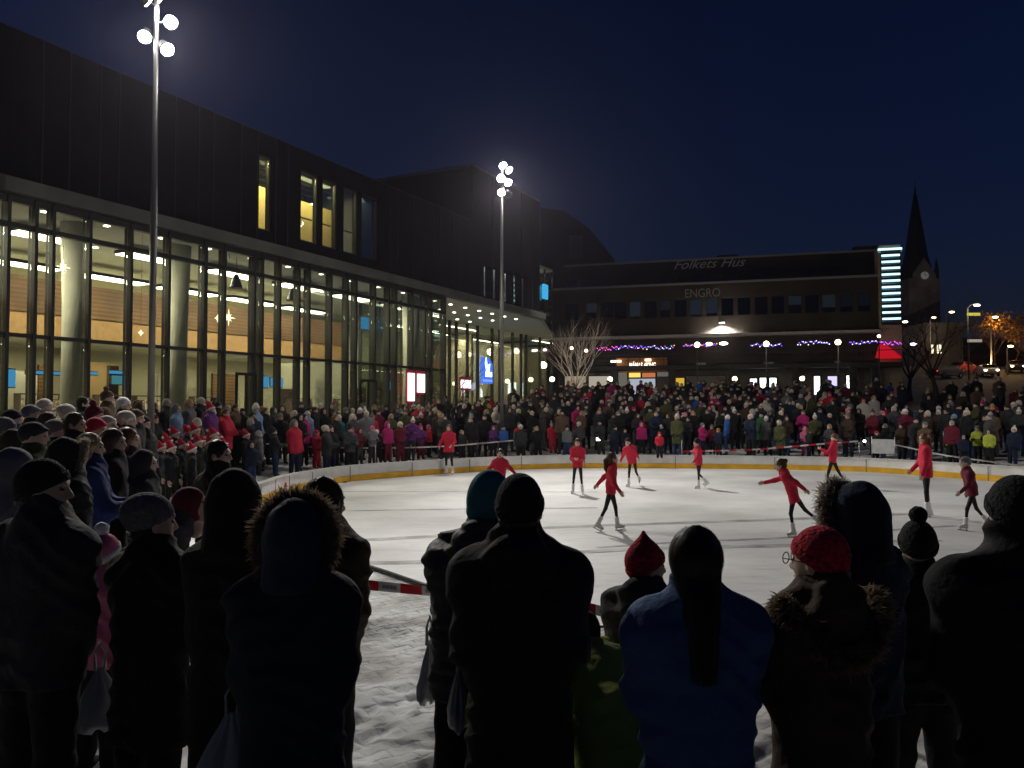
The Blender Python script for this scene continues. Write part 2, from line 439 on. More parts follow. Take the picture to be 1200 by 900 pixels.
# ---- headwear, in head coordinates
def hat_geo(kind, h=.011):
    def mk():
        S = SDF(); disp = None
        if kind in ('beanie', 'slouch', 'tall', 'pointed', 'pom', 'santa', 'earflap', 'cap'):
            S.ell((0, -.010, .028), (.090, .112, .113 if kind != 'cap' else .10), .02)
            if kind == 'slouch': S.ell((0, -.055, .062), (.084, .092, .078), .05)
            if kind == 'tall': S.ell((0, -.025, .09), (.07, .08, .085), .05)
            if kind == 'pointed': S.cone((0, -.01, .06), (0, -.015, .185), .082, .012, .04)
            if kind == 'santa':
                S.cone((0, -.02, .08), (.03, -.06, .17), .07, .045, .03).cone((.03, -.06, .17), (.10, -.10, .14), .045, .025, .02)
            if kind == 'earflap':
                for x in (-1, 1): S.cone((x * .08, -.01, .0), (x * .075, .01, -.08), .028, .02, .02)
            lowb = -.02 if kind != 'cap' else .0
            if kind == 'earflap':
                S.cut((0, 0, -.1), (0, 0, -1)); S.ell((0, .12, -.02), (.075, .1, .055), .01, True)
            else: S.cut((0, .09, .040), nrm([0, .50, -1]))
            if kind == 'cap': S.cone((-.04, .09, .05), (.04, .09, .05), .012, .012, .02).cone((-.03, .13, .035), (.03, .13, .035), .014, .014, .06)
            V, Q = S.mesh(h)
            parts = [(V, Q, 0)]
            if kind in ('beanie', 'pom', 'santa', 'pointed', 'tall'):
                B = SDF(); w = .007 if kind != 'santa' else .016
                B.ell((0, -.010, .028), (.090 + w, .112 + w, .113 + w), .0)
                n = nrm([0, .50, -1]); B.cut((0, .09, .036), n); B.cut((0, .09, .036 + (.05 if kind != 'santa' else .042)), -n)
                v, q = B.mesh(h); parts.append((v, q, 1))
            if kind in ('pom', 'santa'):
                B = SDF(); c = (0, -.02, .165) if kind == 'pom' else (.115, -.105, .125); rr = .045 if kind == 'pom' else .032
                B.ell(c, (rr, rr, rr), 0)
                v, q = B.mesh(h * .8, lambda X, Y, Z: .005 * np.sin(150 * X) * np.sin(140 * Y) * np.sin(145 * Z)); parts.append((v, q, 1))
            return join(parts)
        if kind == 'hood':
            S.ell((0, -.02, .012), (.108, .128, .138), .03).cone((0, -.05, -.06), (0, -.06, -.16), .092, .108, .06)
            S.ell((0, .13, -.005), (.078, .11, .105), .02, True)
            S.cut((0, 0, -.19), (0, 0, -1))
            disp = lambda X, Y, Z: .004 * np.sin(40 * X + 30 * Z) * np.sin(35 * Y + 22 * Z)
        if kind in ('short', 'bob', 'long', 'ponytail', 'bun', 'nape'):
            S.ell((0, -.014, .026), (.089, .107, .110), .02)
            S.ell((0, -.06, -.02), (.075, .055, .07), .03)
            if kind == 'bun': S.ell((0, -.1, .09), (.045, .04, .045), .015)
            if kind in ('bob', 'long'):
                z = -.13 if kind == 'bob' else -.30
                for x in (-.06, -.02, .02, .06): S.cone((x, -.07, .0), (x * 1.25, -.085 + abs(x) * .2, z + abs(x) * .5), .045, .034, .03)
                for x in (-.078, .078): S.cone((x, .0, .02), (x * 1.1, -.005, z * .8), .03, .026, .03)
            if kind == 'ponytail':
                S.cone((0, -.105, .03), (0, -.15, -.02), .03, .042, .02).cone((0, -.15, -.02), (0, -.16, -.17), .045, .045, .02).cone((0, -.16, -.17), (.01, -.155, -.34), .045, .016, .02)
            S.ell((0, .115, -.02), (.064, .07, .088), .015, True)
            if kind == 'nape': S.cut((0, 0, .0), (0, -.3, 1)); S.cut((0, .0, 0), (0, 1, 0))
            disp = lambda X, Y, Z: .0045 * np.sin(170 * X + 20 * np.sin(14 * Z)) * np.cos(60 * Y) + .003 * np.sin(90 * X + 50 * Y + 8 * Z)
        V, Q = S.mesh(h, disp)
        return V, Q, np.zeros(len(Q), np.int32)
    return cached(('hat', kind, h), mk)
HATW = ('beanie', 'slouch', 'tall', 'pointed', 'pom', 'santa', 'earflap', 'cap')
def part_name(kind): return 'hat' if kind in HATW else ('hood' if kind == 'hood' else 'hair')
def hat_mesh(kind, h=.011):
    return cached(('hatmesh', kind, h), lambda: mesh_np(part_name(kind), *hat_geo(kind, h), mats=[None, None]))
def slot(o, *ms):
    for i, m in enumerate(ms):
        if i < len(o.material_slots):
            o.material_slots[i].link = 'OBJECT'; o.material_slots[i].material = m
    return o
def add_hat(root, r, kind, m, trim=None, h=.011, label=None):
    o = link(part_name(kind), hat_mesh(kind, h), root, mat4=r.HM)
    slot(o, m, trim or m)
    if label: o['label'] = label
    return o
def fur_mesh(pts, n, length, m, w=.0028, seed=1, name='fur_trim'):
    """pts: (point, outward dir) along a path; spiky tufts pointing out of it"""
    rs = np.random.RandomState(seed); P = np.array([p for p, d in pts], f4); D = np.array([d for p, d in pts], f4)
    n = int(n * 4.5)
    t = rs.rand(n) * (len(P) - 1.001); i = t.astype(int); f = (t - i)[:, None]
    p = P[i] * (1 - f) + P[i + 1] * f + rs.normal(0, .014, (n, 3)); d = D[i] * (1 - f) + D[i + 1] * f
    d = d + rs.normal(0, .55, (n, 3)); d /= np.linalg.norm(d, axis=1)[:, None]
    L = (length * (.5 + .7 * rs.rand(n)))[:, None]
    sd = np.cross(d, rs.normal(0, 1, (n, 3))); sd /= np.linalg.norm(sd, axis=1)[:, None] + 1e-6
    mid = p + d * L * .5 + np.array([0, 0, -.006]); tip = p + d * L + np.array([0, 0, -.012])
    V = np.concatenate([p - sd * w, p + sd * w, mid + sd * w * .8, mid - sd * w * .8, tip + sd * w * .12, tip - sd * w * .12])
    k = np.arange(n); Q = np.concatenate([np.stack([k, k + n, k + 2 * n, k + 3 * n], 1), np.stack([k + 3 * n, k + 2 * n, k + 4 * n, k + 5 * n], 1)])
    return mesh_np(name, V, Q, None, [m], False)
def ruff_pts(rx=.13, rz=.145, y=.085, back=-.2, cz=.0):
    o = []
    for k in range(41):
        a = 2 * math.pi * k / 40
        o.append(((rx * math.sin(a), y + .03 * math.cos(a), cz + rz * math.cos(a)), (math.sin(a), back, math.cos(a))))
    return o

def strands(r, n, m, length=.30, seed=1, w=.0022, out=.018, conv=-.12):
    """loose hair falling from the crown over the back of the head"""
    rs = np.random.RandomState(seed); az = rs.uniform(R(52), R(308), n); el0 = rs.uniform(R(10), R(88), n); zb = -length * rs.uniform(.55, 1.10, n); k = 9
    rr = 1.01 + np.abs(rs.normal(0, .035, n)); P = []
    for i in range(k):
        t = i / (k - 1.)
        if i < 5:
            el = el0 + (R(-25) - el0) * (i / 4.); x = .092 * np.cos(el) * np.sin(az) * rr; y = .110 * np.cos(el) * np.cos(az) * rr - .012; z = .026 + .112 * np.sin(el) * rr
            P.append(np.stack([x, y, z], 1))
        else:
            f = (i - 4) / 4.; b = P[4]; zz = b[:, 2] + (zb - b[:, 2]) * f
            P.append(np.stack([b[:, 0] * (1 - conv * f) + rs.normal(0, .006, n) * f, b[:, 1] * (1 - .0 * f) - out * np.sqrt(f) + rs.normal(0, .006, n) * f, zz], 1))
    V = []; 
    for i in range(k):
        s = np.stack([np.cos(az), -np.sin(az), 0 * az], 1) * w * (1 - .6 * (i / (k - 1.))); V += [P[i] - s, P[i] + s]
    j = np.arange(n); Q = [np.stack([j + 2 * i * n, j + (2 * i + 1) * n, j + (2 * i + 3) * n, j + (2 * i + 2) * n], 1) for i in range(k - 1)]
    return mesh_np('hair_strands', np.concatenate(V), np.concatenate(Q), None, [m], True)
def person(loc, yaw, H, label, group, jm, tm, rigkw={}, jk={}, hats=(), hand=GLOVE, h=.014, bootm=None, skate=None, tk={}, curl=.6, name='person', jlabel=None):
    r = rig(**dict(dict(H=H), **rigkw))
    root = link(name, body_mesh(r, h, hand, curl), None, loc); root.rotation_euler = (0, 0, yaw)
    tag(root, label, 'person', group)
    root['_r'] = 0; del root['_r']
    j = link('jacket', jacket_mesh(r, jm, h, **jk), root)
    if jlabel: j['label'] = jlabel
    link('trousers', trousers_mesh(r, tm, h, **tk), root)
    if bootm:
        for i in (0, 1): boot_obj(r, i, bootm, root, h)
    if skate:
        for i in (0, 1): boot_obj(r, i, skate[0], root, h, True, skate[1])
    for spec in hats: add_hat(root, r, *spec)
    return root, r
def copy_person(root, loc, yaw, label, group, scale=1.):
    c = root.copy(); COL.objects.link(c); c.location = loc; c.rotation_euler = (0, 0, yaw); c.scale = (scale,) * 3
    c['label'] = label; c['group'] = group
    for ch in root.children:
        d = ch.copy(); COL.objects.link(d); d.parent = c
    return c
# ================================================================== world
w = bpy.data.worlds.new('World'); SC.world = w; w.use_nodes = True
nt = w.node_tree; bg = nt.nodes['Background']
sky = nt.nodes.new('ShaderNodeTexSky'); sky.sky_type = 'NISHITA'; sky.sun_disc = False
sky.sun_elevation = R(1.5); sky.sun_rotation = R(275); sky.altitude = 50; sky.air_density = 1.0; sky.dust_density = .3; sky.ozone_density = 4
tint = nt.nodes.new('ShaderNodeMix'); tint.data_type = 'RGBA'; tint.blend_type = 'MULTIPLY'; tint.inputs[0].default_value = 1
nt.links.new(sky.outputs[0], tint.inputs[6]); tint.inputs[7].default_value = (.86, .68, 1.15, 1)
nt.links.new(tint.outputs[2], bg.inputs[0]); bg.inputs[1].default_value = SKYS = .026
SC.view_settings.view_transform = 'Standard'; SC.view_settings.look = 'None'
SC.view_settings.exposure = 0; SC.view_settings.gamma = 1
SC.cycles.max_bounces = 6; SC.cycles.transparent_max_bounces = 16; SC.cycles.caustics_reflective = False; SC.cycles.caustics_refractive = False
SC.cycles.sample_clamp_indirect = 3; SC.cycles.use_denoising = True

# ================================================================== noise + terrain
def vnoise(X, Y, sc, seed=0):
    rs = np.random.RandomState(seed); T = rs.rand(64, 64)
    x = X / sc; y = Y / sc; i = np.floor(x).astype(int); j = np.floor(y).astype(int); fx = x - i; fy = y - j
    fx = fx * fx * (3 - 2 * fx); fy = fy * fy * (3 - 2 * fy); i %= 64; j %= 64; i1 = (i + 1) % 64; j1 = (j + 1) % 64
    return (T[i, j] * (1 - fx) + T[i1, j] * fx) * (1 - fy) + (T[i, j1] * (1 - fx) + T[i1, j1] * fx) * fy
def sst(a, b, x): t = np.clip((x - a) / (b - a), 0, 1); return t * t * (3 - 2 * t)
far_px = [(310, 590), (330, 581.5), (360, 574), (420, 564), (520, 556), (600, 551), (700, 549), (850, 550), (1000, 553), (1105, 560), (1195, 567)]
FAR = [on_ground(*p) for p in far_px]
FAR = [Vector((-6.35, 17.6, 0))] + FAR + [Vector((17.6, 22.0, 0)), Vector((18.6, 19, 0))]
def catmull(P, n=8):
    P = [Vector(p) for p in P]; Q = [2 * P[0] - P[1]] + P + [2 * P[-1] - P[-2]]; o = []
    for i in range(1, len(Q) - 2):
        for k in range(n):
            t = k / n; a, b, c, d = Q[i - 1:i + 3]
            o.append(.5 * ((2 * b) + (c - a) * t + (2 * a - 5 * b + 4 * c - d) * t * t + (3 * b - a - 3 * c + d) * t ** 3))
    return o + [P[-1]]
FARC = catmull(FAR, 8)
near_px = [(880, 727), (790, 735), (692, 740), (590, 716), (500, 690), (428, 666)]
NEARP = [on_ground(*p) for p in near_px]
NEAR = [Vector((18.9, 15, 0)), Vector((16, 11.4, 0)), Vector((10, 9.4, 0)), Vector((6, 8.9, 0))] + NEARP + [Vector((-3.6, 13.2, 0)), Vector((-5.4, 15.3, 0))]
NEARC = catmull(NEAR, 6)
RINK = FARC + NEARC
RA = np.array([(p.x, p.y) for p in RINK])
def rink_sd(X, Y):
    """distance to the rink outline, negative inside"""
    X = np.asarray(X, float); Y = np.asarray(Y, float)
    best = np.full(X.shape, 1e9); ins = np.zeros(X.shape, bool)
    for (ax, ay), (bx, by) in zip(RA, np.roll(RA, -1, 0)):
        dx, dy = bx - ax, by - ay
        t = np.clip(((X - ax) * dx + (Y - ay) * dy) / (dx * dx + dy * dy + 1e-12), 0, 1)
        best = np.minimum(best, np.hypot(X - ax - t * dx, Y - ay - t * dy))
        c = (ay > Y) != (by > Y)
        ins ^= c & (X < dx * (Y - ay) / (dy if abs(dy) > 1e-9 else 1e-9) + ax)
    return np.where(ins, -best, best)
def gz(X, Y):
    X = np.asarray(X, float); Y = np.asarray(Y, float); d = rink_sd(X, Y)
    back = sst(18.0, 23, Y)
    z = (.42 * sst(.85, 1.5, d) + np.clip((d - 2.0) * .122, 0, 1.75)) * back
    z = z + .25 * (1 - sst(5.2, 9.6, Y)) * (d > 0) + .22 * sst(4.5, 6.5, -X) * sst(5, 8, Y) * (1 - sst(13.5, 16, Y))
    dep = -(X + 12.8) * math.cos(R(27.1)) + (Y - 20) * math.sin(R(27.1))      # raised strip along the foot of the glass hall
    z = np.maximum(z, .68 * (1 - sst(1.8, 3.6, -dep)) * sst(4, 8, Y) * (1 - sst(36, 40, Y)))
    z = z + np.clip((Y - 62) * .13, 0, 6.0) * sst(28, 44, X - .12 * (Y - 70))
    return z
def g1(x, y): return float(gz(np.array([x]), np.array([y]))[0])

xs = np.unique(np.concatenate([np.linspace(-300, -60, 12), np.linspace(-60, -12, 25), np.linspace(-12, -4, 30), np.arange(-4, 4.6, .036), np.linspace(4.6, 20, 40), np.linspace(20, 60, 25), np.linspace(60, 340, 16)]))
ys = np.unique(np.concatenate([np.linspace(-60, 1, 8), np.linspace(1, 3.4, 6), np.arange(3.4, 9.2, .036), np.linspace(9.2, 15, 30), np.linspace(15, 60, 70), np.linspace(60, 160, 30), np.linspace(160, 380, 12)]))
GX, GY = np.meshgrid(xs, ys, indexing='ij')
GZ = gz(GX, GY)
sd = rink_sd(GX, GY)
near = (1 - sst(8.5, 11.5, GY)) * sst(.1, 1.0, sd)
lump = .026 * (vnoise(GX, GY, .26, 1) ** 2) + .03 * vnoise(GX, GY, .11, 2) ** 2 + .022 * vnoise(GX, GY, .075, 3)
_r = np.random.RandomState(8)
for _ in range(150):            # boot prints trodden into the snow
    fx, fy, fa = _r.uniform(-2.4, 3.6), _r.uniform(3.6, 8.6), _r.uniform(-.9, .9) + 1.57
    for hx in (0, .17):
        ux = (GX - fx - hx * math.cos(fa)) * math.cos(fa) + (GY - fy - hx * math.sin(fa)) * math.sin(fa); uy = -(GX - fx) * math.sin(fa) + (GY - fy) * math.cos(fa)
        lump = lump - .030 * np.exp(-((ux / (.085 if hx else .06)) ** 4 + (uy / .052) ** 4))
GZ = GZ + near * (lump - .02)
n0, n1 = GX.shape
idx = np.arange(n0 * n1).reshape(n0, n1)
Qd = np.stack([idx[:-1, :-1], idx[1:, :-1], idx[1:, 1:], idx[:-1, 1:]], -1).reshape(-1, 4)
def ground_mat():
    m = bpy.data.materials.new('snowy_paving'); m.use_nodes = True; nt = m.node_tree; b = nt.nodes['Principled BSDF']; L = nt.links.new
    tc = nt.nodes.new('ShaderNodeTexCoord')
    mp = nt.nodes.new('ShaderNodeMapping'); mp.inputs['Rotation'].default_value = (0, 0, R(-38)); L(tc.outputs['Object'], mp.inputs['Vector'])
    nw = nt.nodes.new('ShaderNodeTexNoise'); nw.inputs['Scale'].default_value = 3; L(mp.outputs[0], nw.inputs['Vector'])
    vm = nt.nodes.new('ShaderNodeVectorMath'); vm.operation = 'MULTIPLY_ADD'; vm.inputs[1].default_value = (.025, .025, .025); L(nw.outputs['Color'], vm.inputs[0]); L(mp.outputs[0], vm.inputs[2])
    br = nt.nodes.new('ShaderNodeTexBrick'); br.inputs['Scale'].default_value = 1; br.inputs['Brick Width'].default_value = .24; br.inputs['Row Height'].default_value = .12
    br.inputs['Mortar Size'].default_value = .012; br.inputs['Mortar Smooth'].default_value = .4
    br.inputs['Color1'].default_value = (.17, .165, .16, 1); br.inputs['Color2'].default_value = (.12, .115, .11, 1); br.inputs['Mortar'].default_value = (.03, .03, .03, 1)
    L(vm.outputs[0], br.inputs['Vector'])
    # snow cover: patchy, thick in places, scraped thin in others
    n1 = nt.nodes.new('ShaderNodeTexNoise'); n1.inputs['Scale'].default_value = .55; n1.inputs['Detail'].default_value = 3; L(tc.outputs['Object'], n1.inputs['Vector'])
    n2 = nt.nodes.new('ShaderNodeTexNoise'); n2.inputs['Scale'].default_value = 7; n2.inputs['Detail'].default_value = 7; n2.inputs['Roughness'].default_value = .7; L(mp.outputs[0], n2.inputs['Vector'])
    ad = nt.nodes.new('ShaderNodeMath'); ad.operation = 'MULTIPLY_ADD'; ad.inputs[1].default_value = .75; L(n2.outputs['Fac'], ad.inputs[0]); L(n1.outputs['Fac'], ad.inputs[2])
    mo = nt.nodes.new('ShaderNodeMath'); mo.operation = 'MULTIPLY_ADD'; mo.inputs[1].default_value = -.13; L(br.outputs['Fac'], mo.inputs[0]); L(ad.outputs[0], mo.inputs[2])
    rp = nt.nodes.new('ShaderNodeMapRange'); rp.inputs['From Min'].default_value = .34; rp.inputs['From Max'].default_value = .74; L(mo.outputs[0], rp.inputs['Value'])
    n3 = nt.nodes.new('ShaderNodeTexNoise'); n3.inputs['Scale'].default_value = 1.7; n3.inputs['Detail'].default_value = 8; L(tc.outputs['Object'], n3.inputs['Vector'])
    sn = nt.nodes.new('ShaderNodeValToRGB'); sn.color_ramp.elements[0].position = .35; sn.color_ramp.elements[0].color = (.40, .385, .365, 1); sn.color_ramp.elements[1].position = .6; sn.color_ramp.elements[1].color = (.82, .82, .81, 1)
    L(n3.outputs['Fac'], sn.inputs['Fac'])
    # swept dark asphalt beyond the square
    sx = nt.nodes.new('ShaderNodeSeparateXYZ'); L(tc.outputs['Object'], sx.inputs[0])
    fy = nt.nodes.new('ShaderNodeMapRange'); fy.inputs['From Min'].default_value = 50; fy.inputs['From Max'].default_value = 62; fy.inputs['To Min'].default_value = 1; fy.inputs['To Max'].default_value = .12; L(sx.outputs['Y'], fy.inputs['Value'])
    fz = nt.nodes.new('ShaderNodeMapRange'); fz.inputs['From Min'].default_value = 5.2; fz.inputs['From Max'].default_value = 7.2; fz.inputs['To Max'].default_value = -.20; L(sx.outputs['Y'], fz.inputs['Value'])
    az = nt.nodes.new('ShaderNodeMath'); az.operation = 'ADD'; L(mo.outputs[0], az.inputs[0]); L(fz.outputs[0], az.inputs[1]); L(az.outputs[0], rp.inputs['Value'])
    ml = nt.nodes.new('ShaderNodeMath'); ml.operation = 'MULTIPLY'; L(rp.outputs[0], ml.inputs[0]); L(fy.outputs[0], ml.inputs[1])
    mx = nt.nodes.new('ShaderNodeMix'); mx.data_type = 'RGBA'; L(ml.outputs[0], mx.inputs[0]); L(br.outputs['Color'], mx.inputs[6]); L(sn.outputs['Color'], mx.inputs[7])
    L(mx.outputs[2], b.inputs['Base Color']); b.inputs['Roughness'].default_value = .75; b.inputs['Specular IOR Level'].default_value = .25
    bp = nt.nodes.new('ShaderNodeBump'); bp.inputs['Strength'].default_value = .7; bp.inputs['Distance'].default_value = .03
    L(mo.outputs[0], bp.inputs['Height']); L(bp.outputs[0], b.inputs['Normal'])
    return m
ground = link('ground', mesh_np('ground', np.stack([GX, GY, GZ], -1).reshape(-1, 3), Qd, None, [ground_mat()]))
tag(ground, kind='structure')

# ------------------------------------------------------------------ ice
def ice_mat():
    m = bpy.data.materials.new('scratched_ice'); m.use_nodes = True; nt = m.node_tree; b = nt.nodes['Principled BSDF']; L = nt.links.new
    tc = nt.nodes.new('ShaderNodeTexCoord')
    n1 = nt.nodes.new('ShaderNodeTexNoise'); n1.inputs['Scale'].default_value = .35; n1.inputs['Detail'].default_value = 6; L(tc.outputs['Object'], n1.inputs['Vector'])
    mp = nt.nodes.new('ShaderNodeMapping'); mp.inputs['Scale'].default_value = (.7, 6, 1); mp.inputs['Rotation'].default_value = (0, 0, R(20)); L(tc.outputs['Object'], mp.inputs['Vector'])
    n2 = nt.nodes.new('ShaderNodeTexNoise'); n2.inputs['Scale'].default_value = 3; n2.inputs['Detail'].default_value = 8; n2.inputs['Roughness'].default_value = .75; n2.inputs['Distortion'].default_value = 1.2; L(mp.outputs[0], n2.inputs['Vector'])
    ad = nt.nodes.new('ShaderNodeMath'); ad.operation = 'MULTIPLY_ADD'; ad.inputs[1].default_value = .6; L(n2.outputs['Fac'], ad.inputs[0]); L(n1.outputs['Fac'], ad.inputs[2])
    r = nt.nodes.new('ShaderNodeValToRGB'); r.color_ramp.elements[0].position = .55; r.color_ramp.elements[0].color = (.42, .41, .405, 1)
    r.color_ramp.elements[1].position = .98; r.color_ramp.elements[1].color = (.76, .755, .75, 1); L(ad.outputs[0], r.inputs['Fac'])
    prev = r.outputs['Color']
    for ang, sc, k in ((-28, 2.2, .86), (55, 1.6, .88), (8, 3.0, .84)):          # skate cuts in several directions
        m2 = nt.nodes.new('ShaderNodeMapping'); m2.inputs['Rotation'].default_value = (0, 0, R(ang)); m2.inputs['Scale'].default_value = (.12, 1.6, 1); L(tc.outputs['Object'], m2.inputs['Vector'])
        n4 = nt.nodes.new('ShaderNodeTexNoise'); n4.inputs['Scale'].default_value = sc; n4.inputs['Detail'].default_value = 5; n4.inputs['Distortion'].default_value = .8; L(m2.outputs[0], n4.inputs['Vector'])
        ab = nt.nodes.new('ShaderNodeMath'); ab.operation = 'SUBTRACT'; ab.inputs[1].default_value = .5; L(n4.outputs['Fac'], ab.inputs[0])
        a2 = nt.nodes.new('ShaderNodeMath'); a2.operation = 'ABSOLUTE'; L(ab.outputs[0], a2.inputs[0])
        mr = nt.nodes.new('ShaderNodeMapRange'); mr.inputs['From Max'].default_value = .012; mr.inputs['To Min'].default_value = k; mr.inputs['To Max'].default_value = 1; L(a2.outputs[0], mr.inputs['Value'])
        mm = nt.nodes.new('ShaderNodeMix'); mm.data_type = 'RGBA'; mm.blend_type = 'MULTIPLY'; mm.inputs[0].default_value = 1; L(prev, mm.inputs[6]); L(mr.outputs[0], mm.inputs[7]); prev = mm.outputs[2]
    L(prev, b.inputs['Base Color'])
    rr = nt.nodes.new('ShaderNodeMapRange'); rr.inputs['To Min'].default_value = .42; rr.inputs['To Max'].default_value = .7; L(n2.outputs['Fac'], rr.inputs['Value']); L(rr.outputs[0], b.inputs['Roughness'])
    b.inputs['Specular IOR Level'].default_value = .3
    bp = nt.nodes.new('ShaderNodeBump'); bp.inputs['Strength'].default_value = .25; bp.inputs['Distance'].default_value = .01; L(n2.outputs['Fac'], bp.inputs['Height']); L(bp.outputs[0], b.inputs['Normal'])
    return m
mb = MB(); mb.face([mb.vert((p.x, p.y, .016)) for p in RINK])
ice = mb.build('ice', ice_mat()); tag(ice, kind='structure')
# long thin dark lines across the ice
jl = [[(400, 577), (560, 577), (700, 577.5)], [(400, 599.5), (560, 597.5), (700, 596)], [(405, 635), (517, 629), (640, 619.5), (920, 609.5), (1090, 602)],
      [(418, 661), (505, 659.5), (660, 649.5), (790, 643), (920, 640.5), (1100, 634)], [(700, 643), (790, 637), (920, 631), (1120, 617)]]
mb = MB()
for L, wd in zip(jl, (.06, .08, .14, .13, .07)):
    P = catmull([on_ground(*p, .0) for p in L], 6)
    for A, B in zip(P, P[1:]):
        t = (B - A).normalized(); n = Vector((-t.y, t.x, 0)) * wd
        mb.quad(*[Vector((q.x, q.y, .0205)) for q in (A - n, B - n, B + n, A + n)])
o = mb.build('ice_dark_lines', mat('ice_dark_line', (.34, .34, .335), .6, var=.4, vscale=2)); tag(o, kind='structure')
# rink board
white = mat('board_white', (.80, .79, .77), .5, var=.12, vscale=1.5); yellow = mat('board_yellow', (.78, .43, .03), .5, var=.15, vscale=2)
board = empty('rink_board', (0, 0, 0), 0, 'long low white rink board with yellow kick strip round the ice', 'rink board')
def strip(P, th, z0, z1, name, m, out=1):
    mb = MB(); n = len(P); rows = []
    for i, p in enumerate(P):
        t = (P[min(i + 1, n - 1)] - P[max(i - 1, 0)]).normalized(); q = Vector((-t.y, t.x, 0)) * out
        rows.append([mb.vert((p.x + q.x * a, p.y + q.y * a, z)) for a, z in ((th[0], z0), (th[0], z1), (th[1], z1), (th[1], z0))])
    for A, B in zip(rows, rows[1:]):
        for k in range(4): mb.face([A[k], B[k], B[(k + 1) % 4], A[(k + 1) % 4]])
    mb.face(rows[0]); mb.face(rows[-1][::-1])
    return mb.build(name, m, board)
BO = FARC[4:]
strip(BO, (0.03, .12), .205, .50, 'board_panel', white); strip(BO, (0, .12), .0, .2, 'kick_strip', yellow); strip(BO, (-.02, .15), .503, .53, 'cap_rail', mat('board_cap', (.7, .7, .69), .4))
mb = MB()
for k in range(3, len(BO) - 1, 6):
    p = BO[k]; t = (BO[k + 1] - BO[k - 1]).normalized(); q = Vector((-t.y, t.x, 0))
    M = Matrix((t, q, Vector((0, 0, 1)))).transposed()
    c = [p + M @ Vector((a, b, z)) for a in (-.012, .012) for b in (-.012, .0) for z in (.02, .49)]
    i = [mb.vert(v + Vector((0, 0, 0))) for v in c]
    for f in ((0, 1, 3, 2), (4, 6, 7, 5), (0, 4, 5, 1), (2, 3, 7, 6), (1, 5, 7, 3), (0, 2, 6, 4)): mb.face([i[j] for j in f])
mb.build('panel_joint', mat('joint_grey', (.2, .2, .2), .6), board)
# black hose along the near edge
NH = catmull([Vector((p.x, p.y, .045)) for p in NEAR], 8)
o = MB().tube(NH, .026, 8).build('hose', mat('hose_black', (.02, .02, .022), .5)); tag(o, 'long black hose lying along the near edge of the ice', 'hose')

# ================================================================== facade frames
AF = R(27.1)
UF = Vector((math.sin(AF), math.cos(AF), 0)); NI = Vector((-math.cos(AF), math.sin(AF), 0)); PF = Vector((-12.8, 20, 0))
def fr_f(p): return PF + UF * p[0] + NI * p[1] + Vector((0, 0, p[2]))
def fac(px, py, dep=0.):
    a, b = ray(px, py); o = PF + NI * dep
    t = (a * o.y - o.x) / (UF.x - a * UF.y); Y = o.y + UF.y * t
    return t, 2.3 + b * Y
ZC = 7.75; ZR = 12.05; TE = 20.84; TV = 23.7; TX = 31.8; ZF = .75
clad = mat('dark_cladding', (.0045, .0042, .0045), .85, spec=.08, var=.35, vscale=1.2)
# standing seams on the cladding
_nt = clad.node_tree; _b = _nt.nodes['Principled BSDF']
_tc = _nt.nodes.new('ShaderNodeTexCoord'); _mp = _nt.nodes.new('ShaderNodeMapping'); _mp.inputs['Rotation'].default_value = (0, 0, -(math.pi / 2 - AF)); _nt.links.new(_tc.outputs['Object'], _mp.inputs[0])
_wv = _nt.nodes.new('ShaderNodeTexWave'); _wv.inputs['Scale'].default_value = .8; _wv.wave_profile = 'SAW'; _nt.links.new(_mp.outputs[0], _wv.inputs['Vector'])
_bp = _nt.nodes.new('ShaderNodeBump'); _bp.inputs['Strength'].default_value = .5; _bp.inputs['Distance'].default_value = .03; _nt.links.new(_wv.outputs['Fac'], _bp.inputs['Height']); _nt.links.new(_bp.outputs[0], _b.inputs['Normal'])
frame_m = mat('frame_dark', (.03, .03, .028), .45, .3); pale = mat('pale_plaster', (.57, .55, .41), .8, var=.08, vscale=.8); conc = mat('concrete_column', (.5, .49, .42), .8, var=.12, vscale=1.5)
wood = mat('wood_slats', (.15, .082, .035), .55, var=.3, vscale=.7); gl = glass('clear_glass'); orange = mat('orange_fascia', (.32, .19, .08), .7, var=.1)
_nt = wood.node_tree; _b = _nt.nodes['Principled BSDF']; _tc = _nt.nodes.new('ShaderNodeTexCoord')
_wv = _nt.nodes.new('ShaderNodeTexWave'); _wv.bands_direction = 'Z'; _wv.inputs['Scale'].default_value = 2.2; _nt.links.new(_tc.outputs['Object'], _wv.inputs['Vector'])
_mx = _nt.nodes.new('ShaderNodeMix'); _mx.data_type = 'RGBA'; _mx.blend_type = 'MULTIPLY'; _src = _b.inputs['Base Color'].links[0].from_socket
_rm = _nt.nodes.new('ShaderNodeMapRange'); _rm.inputs['To Min'].default_value = .55; _nt.links.new(_wv.outputs['Fac'], _rm.inputs['Value'])
_mx.inputs[0].default_value = 1; _nt.links.new(_src, _mx.inputs[6]); _nt.links.new(_rm.outputs[0], _mx.inputs[7]); _nt.links.new(_mx.outputs[2], _b.inputs['Base Color'])

hall = empty('library_hall', PF, 0, 'long dark clad building with a lit two storey glass hall at its foot', 'building')
_inv = Matrix.Translation(-PF)
def hpart(mb, name, m, parent=None, bevel=0):
    """parts are built in world space and then parented keeping their place"""
    o = mb.build(name, m, parent or hall, bevel=bevel)
    if parent is None: o.location = -PF
    return o
FB = lambda: MB(fr_f)
def fbox(name, lo, hi, m, parent=None, bevel=0): return hpart(FB().box(lo, hi), name, m, parent, bevel)

